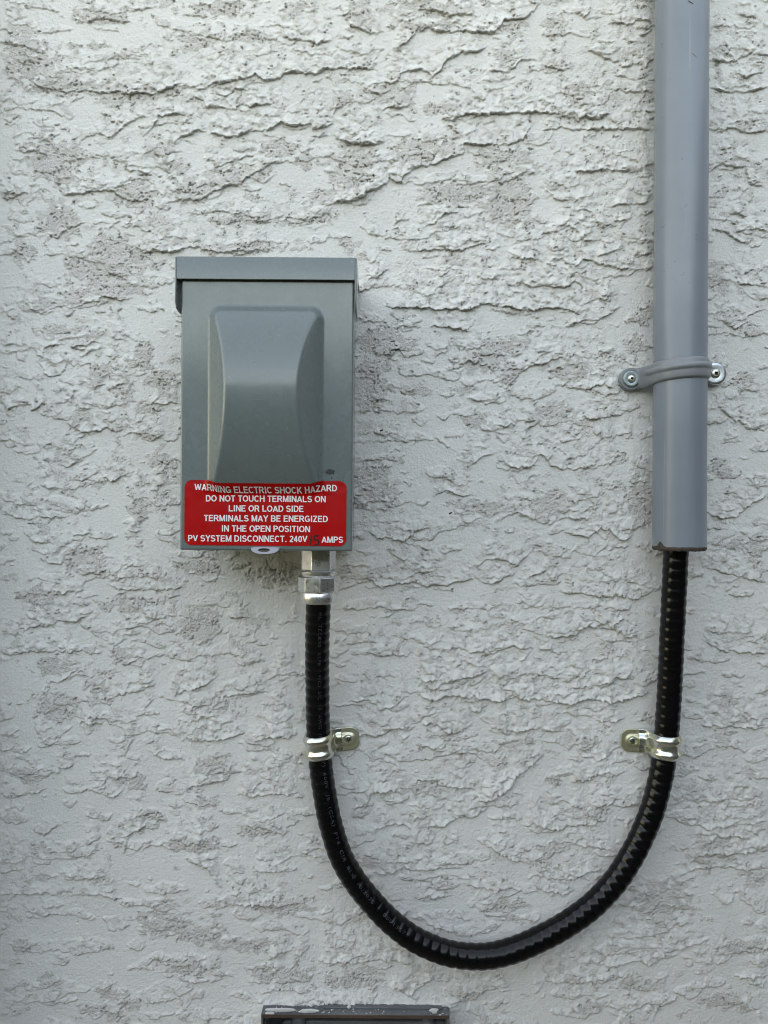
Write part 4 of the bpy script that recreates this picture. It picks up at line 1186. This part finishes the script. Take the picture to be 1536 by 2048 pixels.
# check outward direction: normals must point away from the pipe
link_mesh('band', v, f, M_strap, strap, angle=60)
EARX = (PX - 32.6, PX + 38.4)
for s, ex in zip((-1, 1), EARX):
    if s < 0:
        v, f = lathe_d([(0.1, 0.5), (9.4, 0.5), (9.6, 1.5), (9.4, 6.2), (8.7, 6.9), (0.1, 7.0)], ex, SZc, 40)
        link_mesh('ear', v, f, M_strap, strap, angle=40)
def screw_parts(ex, ez, d, root, rw, rs, wm=M_washer):
    if rw:
        v, f = lathe_d([(rs * 0.6, d), (rw, d), (rw + 0.05, d + 0.6), (rw - 0.5, d + 1.15), (rw * 0.78, d + 1.3), (rs + 0.4, d + 0.95), (rs * 0.6, d + 0.9)], ex, ez, 40)
        link_mesh('washer', v, f, wm, root, angle=50)
    b = d + (0.8 if rw else 0.0)
    # head with a square socket
    n = 32; V = []; Fc = []
    ph0 = random.uniform(0, 1)
    def ring(r, dd, sq=False):
        i0 = len(V)
        for k_ in range(n):
            a = 2 * math.pi * k_ / n
            if sq:
                t = ((a - ph0) % (math.pi / 2)) - math.pi / 4
                r_ = r / math.cos(t)
            else: r_ = r
            V.append((ex + r_ * math.cos(a), dd, ez + r_ * math.sin(a)))
        return i0
    rings = [ring(rs, b), ring(rs, b + 0.5), ring(rs * 0.85, b + 1.3), ring(rs * 0.6, b + 1.6), ring(rs * 0.34, b + 1.6, True)]
    for a_, b_ in zip(rings[:-1], rings[1:]):
        for k_ in range(n):
            Fc.append((a_ + k_, a_ + (k_ + 1) % n, b_ + (k_ + 1) % n, b_ + k_))
    sc_ = link_mesh('screw', V, Fc, M_screw, root, angle=40)
    sc_['origin_mm'] = list(root['origin_mm'])
    i0 = len(V); V2 = []; F2 = []
    V2 = [V[rings[4] + k_] for k_ in range(n)] + [(V[rings[4] + k_][0] * 0.15 + ex * 0.85, b + 0.1, V[rings[4] + k_][2] * 0.15 + ez * 0.85) for k_ in range(n)]
    F2 = [(k_, (k_ + 1) % n, n + (k_ + 1) % n, n + k_) for k_ in range(n)] + [tuple(range(n, 2 * n))]
    link_mesh('socket', V2, F2, M_hole, sc_, smooth=False)
M_dull = mat_metal('dull_zinc_washer', (0.34, 0.40, 0.40), (0.28, 0.33, 0.33), 0.42, 60)
screw_parts(EARX[0], SZc, 7.0, strap, 7.2, 3.4, M_dull)
screw_parts(EARX[1], SZc, 6.0, strap, 9.3, 4.0)

# ------------------------------------------------------------------ zinc one-hole cable straps
def cable_strap(px_c, py_c, side, label, tilt):
    i = int(np.argmin(np.abs(ss - s_at(px_c, py_c))))
    c = path[i]; cx, cd, cz = c
    tdir = tt[i]
    roll = math.degrees(math.atan2(tdir[0], -tdir[2]))
    root = empty('cable_strap', (cx, 0, cz), label, 'cable strap', 'zinc one-hole straps holding the black cable', roll=tilt)
    r = RC + 0.75
    HWD = 9.6
    pts = [(-r - 0.2, 1.2), (-r - 0.1, 6.0)] if cd > 7 else [(-r, 2)]
    for a in np.linspace(180, 12, 36):
        pts.append((r * math.cos(math.radians(a)), cd + r * math.sin(math.radians(a))))
    pts += [(r + 0.3, 7.0), (r + 1.6, 3.8), (r + 4.2, 2.6), (r + 8, 2.4)]
    pts = np.array(pts)
    q = np.concatenate([[0], np.cumsum(np.hypot(*np.diff(pts, axis=0).T))])
    t = np.linspace(0, q[-1], 90)
    p = np.stack([np.interp(t, q, pts[:, 0]), np.interp(t, q, pts[:, 1])], 1)
    for _ in range(5): p[1:-1] = 0.5 * p[1:-1] + 0.25 * (p[:-2] + p[2:])
    tg = np.gradient(p, axis=0); tg /= np.linalg.norm(tg, axis=1)[:, None]
    nrm = np.stack([-tg[:, 1], tg[:, 0]], 1)
    na = 36
    V = []
    for k_ in range(len(p)):
        along = q[-1] - t[k_]
        blend = float(sstep(6, 14, np.array(along)))      # 1 on the saddle, 0 on the flat tab
        for j in range(na):
            a = -1 + 2 * j / (na - 1)
            two = 1.6 * math.exp(-((abs(a) - 0.60) / 0.27) ** 2) - 0.9 * max(0, abs(a) - 0.88) * 8
            one = 2.3 * math.exp(-((abs(a)) / 0.50) ** 4)
            off = two * blend + one * (1 - blend) + 0.3
            V.append((cx + side * (p[k_, 0] + nrm[k_, 0] * off), p[k_, 1] + nrm[k_, 1] * off, cz + a * HWD))
    o = link_mesh('saddle', V, grid_faces(len(p), na), M_zinc, root)
    m = o.modifiers.new('thickness', 'SOLIDIFY'); m.thickness = 0.0010; m.offset = 0.0
    # flat tab with rounded end and embossed rib round the screw
    x0 = p[-1, 0]; TL = 14.6
    sx = x0 + 5.4
    V = []; nt_ = 44
    for k_ in range(nt_):
        w = k_ / (nt_ - 1)
        x = x0 + TL * w
        u = max(0, (x - (x0 + TL - 8.0)) / 8.0)
        hw = HWD * (1 - 0.50 * u ** 2.6)
        for j in range(na):
            a = -1 + 2 * j / (na - 1)
            z = a * hw
            one = 2.3 * math.exp(-(abs(z / HWD) / 0.50) ** 4) * (1 - float(sstep(sx + 2.5, sx + 6.8, np.array(math.hypot(max(x - sx, 0), z) + sx))))
            dim = math.exp(-((math.hypot(x - sx, z)) / 3.6) ** 4)
            d = 2.4 + 0.3 + one * (1 - 0.75 * dim)
            V.append((cx + side * x, d, cz + z))
    o = link_mesh('tab', V, grid_faces(nt_, na), M_zincy, root)
    m = o.modifiers.new('thickness', 'SOLIDIFY'); m.thickness = 0.0010; m.offset = 0.0
    screw_parts(cx + side * sx, cz, 3.2, root, 0, 3.3)
    return root
cable_strap(637.5, 1497, 1, 'zinc one-hole strap on the left leg of the cable, tab pointing right', -5.5)
cable_strap(1331, 1496, -1, 'zinc one-hole strap on the right leg of the cable, tab pointing left', 2.0)

# ------------------------------------------------------------------ old recessed box at the foot of the picture
OX0, OX1 = -102.3, 54.6
OZ = -418.3
old = empty('recessed_box', ((OX0 + OX1) / 2, 0, OZ), 'weathered grey metal box set into the stucco at the bottom edge, plaster crumbs on top', 'metal box', roll=0.35)
parts = [box_vf(OX0, OX1, -60, 13.6, OZ - 1.6, OZ),
         box_vf(OX0, OX0 + 1.6, -60, 13.6, OZ - 215, OZ - 1.62),
         box_vf(OX1 - 1.6, OX1, -60, 13.6, OZ - 215, OZ - 1.62),
         box_vf(OX0, OX1, -60, 13.6, OZ - 217, OZ - 215.02),
         box_vf(OX0 + 1.62, OX1 - 1.62, -60, -58, OZ - 214.9, OZ - 1.7)]
v, f = join(parts)
bevel(link_mesh('enclosure', v, f, M_oldbox, old, angle=40), 0.4)
v, f = box_vf(OX0 + 0.3, OX1 - 0.3, 13.65, 14.5, OZ - 2.5, OZ - 0.1)
link_mesh('rim', v, f, M_rust, old, smooth=False)['label'] = 'rust-stained front edge'
v, f = box_vf(P(648, 2012, 3)[0], P(884, 2012, 3)[0], 1.0, 7.0, OZ + 0.02, OZ + 1.3)
bevel(link_mesh('flange', v, f, M_oldbox, old, angle=40), 0.4)
# inner door panel with knobs
ix0, iz = P(562, 2043, -11); ix1, _ = P(890, 2043, -11)
n = 8; outl = [(ix0 + 6 - 6 * math.sin(i / n * math.pi / 2), iz - 6 + 6 * math.cos(i / n * math.pi / 2)) for i in range(n + 1)]
outl += [(ix0, OZ - 205), (ix1, OZ - 205), (ix1, iz)]
v, f = prism(outl, -15.0, -11.0)
bevel(link_mesh('inner_door', v, f, M_oldbox, old, angle=40), 0.8)
for px_, py_ in ((597, 2047), (858, 2053)):
    x, z = P(px_, py_, -9)
    v, f = lathe_d([(0.1, -5.8), (2.5, -6.0), (4.6, -6.9), (6.0, -8.6), (6.6, -12.0), (6.6, -15.0)], x, z, 32)
    link_mesh('knob', v, f, M_oldbox, old)
v, f = box_vf(OX0 + 1.7, OX1 - 1.7, -22.2, -21.2, OZ - 214, OZ - 4.6)
link_mesh('back_panel', v, f, M_dark, old, smooth=False)  # shade of the recess put into the panel's dark colour
x, z = P(534, 2036, 2)
v, f = lathe_d([(0.1, 3.0), (1.2, 2.9), (2.2, 2.2), (2.5, 0.8), (2.5, -22)], x, z, 24)
link_mesh('screw', v, f, M_oldbox, old)
# crumbs of plaster that fell on the lip: uncountable specks
def crumbs():
    parts = []
    rr = random.Random(11)
    for i in range(260):
        t = rr.random()
        x = OX0 + 2 + (OX1 - OX0 - 4) * (t if i % 3 else t * 0.35)
        d = 3 + 10.0 * rr.random() ** 1.2
        r = 0.18 + 0.8 * rr.random() ** 6
        V = []; 
        for (a, b, c) in ((1, 0, 0), (-1, 0, 0), (0, 1, 0), (0, -1, 0), (0, 0, 1), (0, 0, -0.6)):
            q = r * rr.uniform(0.6, 1.3)
            V.append((x + a * q * 1.3, d + b * q, OZ + 0.1 + 0.5 * r + c * q * 0.8))
        Fc = [(0, 2, 4), (2, 1, 4), (1, 3, 4), (3, 0, 4), (2, 0, 5), (1, 2, 5), (3, 1, 5), (0, 3, 5)]
        parts.append((V, Fc))
    return join(parts)
v, f = crumbs()
o = link_mesh('plaster_crumbs', v, f, M_crumb, old); o['kind'] = 'stuff'
def flake(cx, cz, d, w, h, seed):
    rr = random.Random(seed); n = 14
    out = []
    for i in range(n):
        a = 2 * math.pi * i / n; q = rr.uniform(0.7, 1.15)
        out.append((cx + w * q * math.cos(a), cz + h * q * math.sin(a)))
    return prism(out, d, d + 1.2)
for (px_, py_, w, h, sd_) in ((868, 2019, 4.0, 2.4, 1), (882, 2029, 3.2, 1.2, 2), (698, 2012, 1.8, 1.4, 3), (566, 2019, 14, 2.0, 4), (618, 2021, 9, 1.6, 5), (540, 2026, 4, 1.8, 6)):
    x, z = P(px_, py_, 12)
    v, f = flake(x, z, 12.4, w, h, sd_)
    bevel(link_mesh('plaster_flake', v, f, M_crumb, old), 0.4)

# ------------------------------------------------------------------ small litter stuck to wall and pipe
def thread(name, pts, r, label, cat, mat, root=None):
    pts = np.array(pts, float)
    q = np.linspace(0, 1, len(pts)); t = np.linspace(0, 1, 24)
    p = np.stack([np.interp(t, q, pts[:, k_]) for k_ in range(3)], 1)
    for _ in range(3): p[1:-1] = 0.5 * p[1:-1] + 0.25 * (p[:-2] + p[2:])
    t_, a_, b_ = frames(p)
    V = []
    for i in range(len(p)):
        rr = r * (1 - 0.6 * abs(i / (len(p) - 1) - 0.4))
        for k_ in range(6):
            an = k_ * math.pi / 3
            V.append(tuple(p[i] + rr * (math.cos(an) * a_[i] + math.sin(an) * b_[i])))
    o = link_mesh(name, V, grid_faces(len(p), 6, True) + [tuple(range(6)), tuple(range(len(V) - 6, len(V)))], mat)
    o['label'] = label; o['category'] = cat
    return o
def on_pipe(px, py, lift=0.25):
    # where the sight line through this pixel meets the pipe surface
    a = (px - 768) / F
    lo = 0.0
    for i in range(4000):
        dep = 60 - i * 0.02
        x = a * (D - dep)
        if math.hypot(x - PX - 0.6, dep - PD) <= PR + lift:
            return (x, dep, (1024 - py) / F * (D - dep))
    return (a * (D - PD), PD, (1024 - py) / F * (D - PD))
thread('grass_blade', [on_pipe(x, y) for x, y in ((1385, 107), (1395, 116), (1404, 127), (1410, 140), (1414, 152))], 0.22, 'thin dark grass blade stuck to the pipe near its top', 'grass blade', M_grassc)
thread('grass_blade', [on_pipe(x, y) for x, y in ((1376, 1), (1381, 4), (1387, 8))], 0.22, 'short dark grass clipping on the pipe at the top edge of the photo', 'grass blade', M_grassc)
for (px_, py_, w, h, nm) in ((763, 861, 1.6, 0.9, 'dark speck on the wall right of the grey box'), (901, 1026, 1.6, 0.8, 'dark speck on the wall lower right of the box, level with the sticker')):
    x, z = P(px_, py_, 0.5)
    hh = wall_h(x, z)
    v, f = prism([(x - w, z - h * 0.5), (x - w * 0.3, z - h), (x + w, z + h * 0.2), (x + w * 0.5, z + h), (x - w * 0.5, z + h * 0.3)], hh - 0.3, hh + 0.8)
    o = link_mesh('debris_speck', v, f, M_ink); o['label'] = nm; o['category'] = 'debris'

# drop the helper property
for o in bpy.data.objects:
    if 'origin_mm' in o: del o['origin_mm']
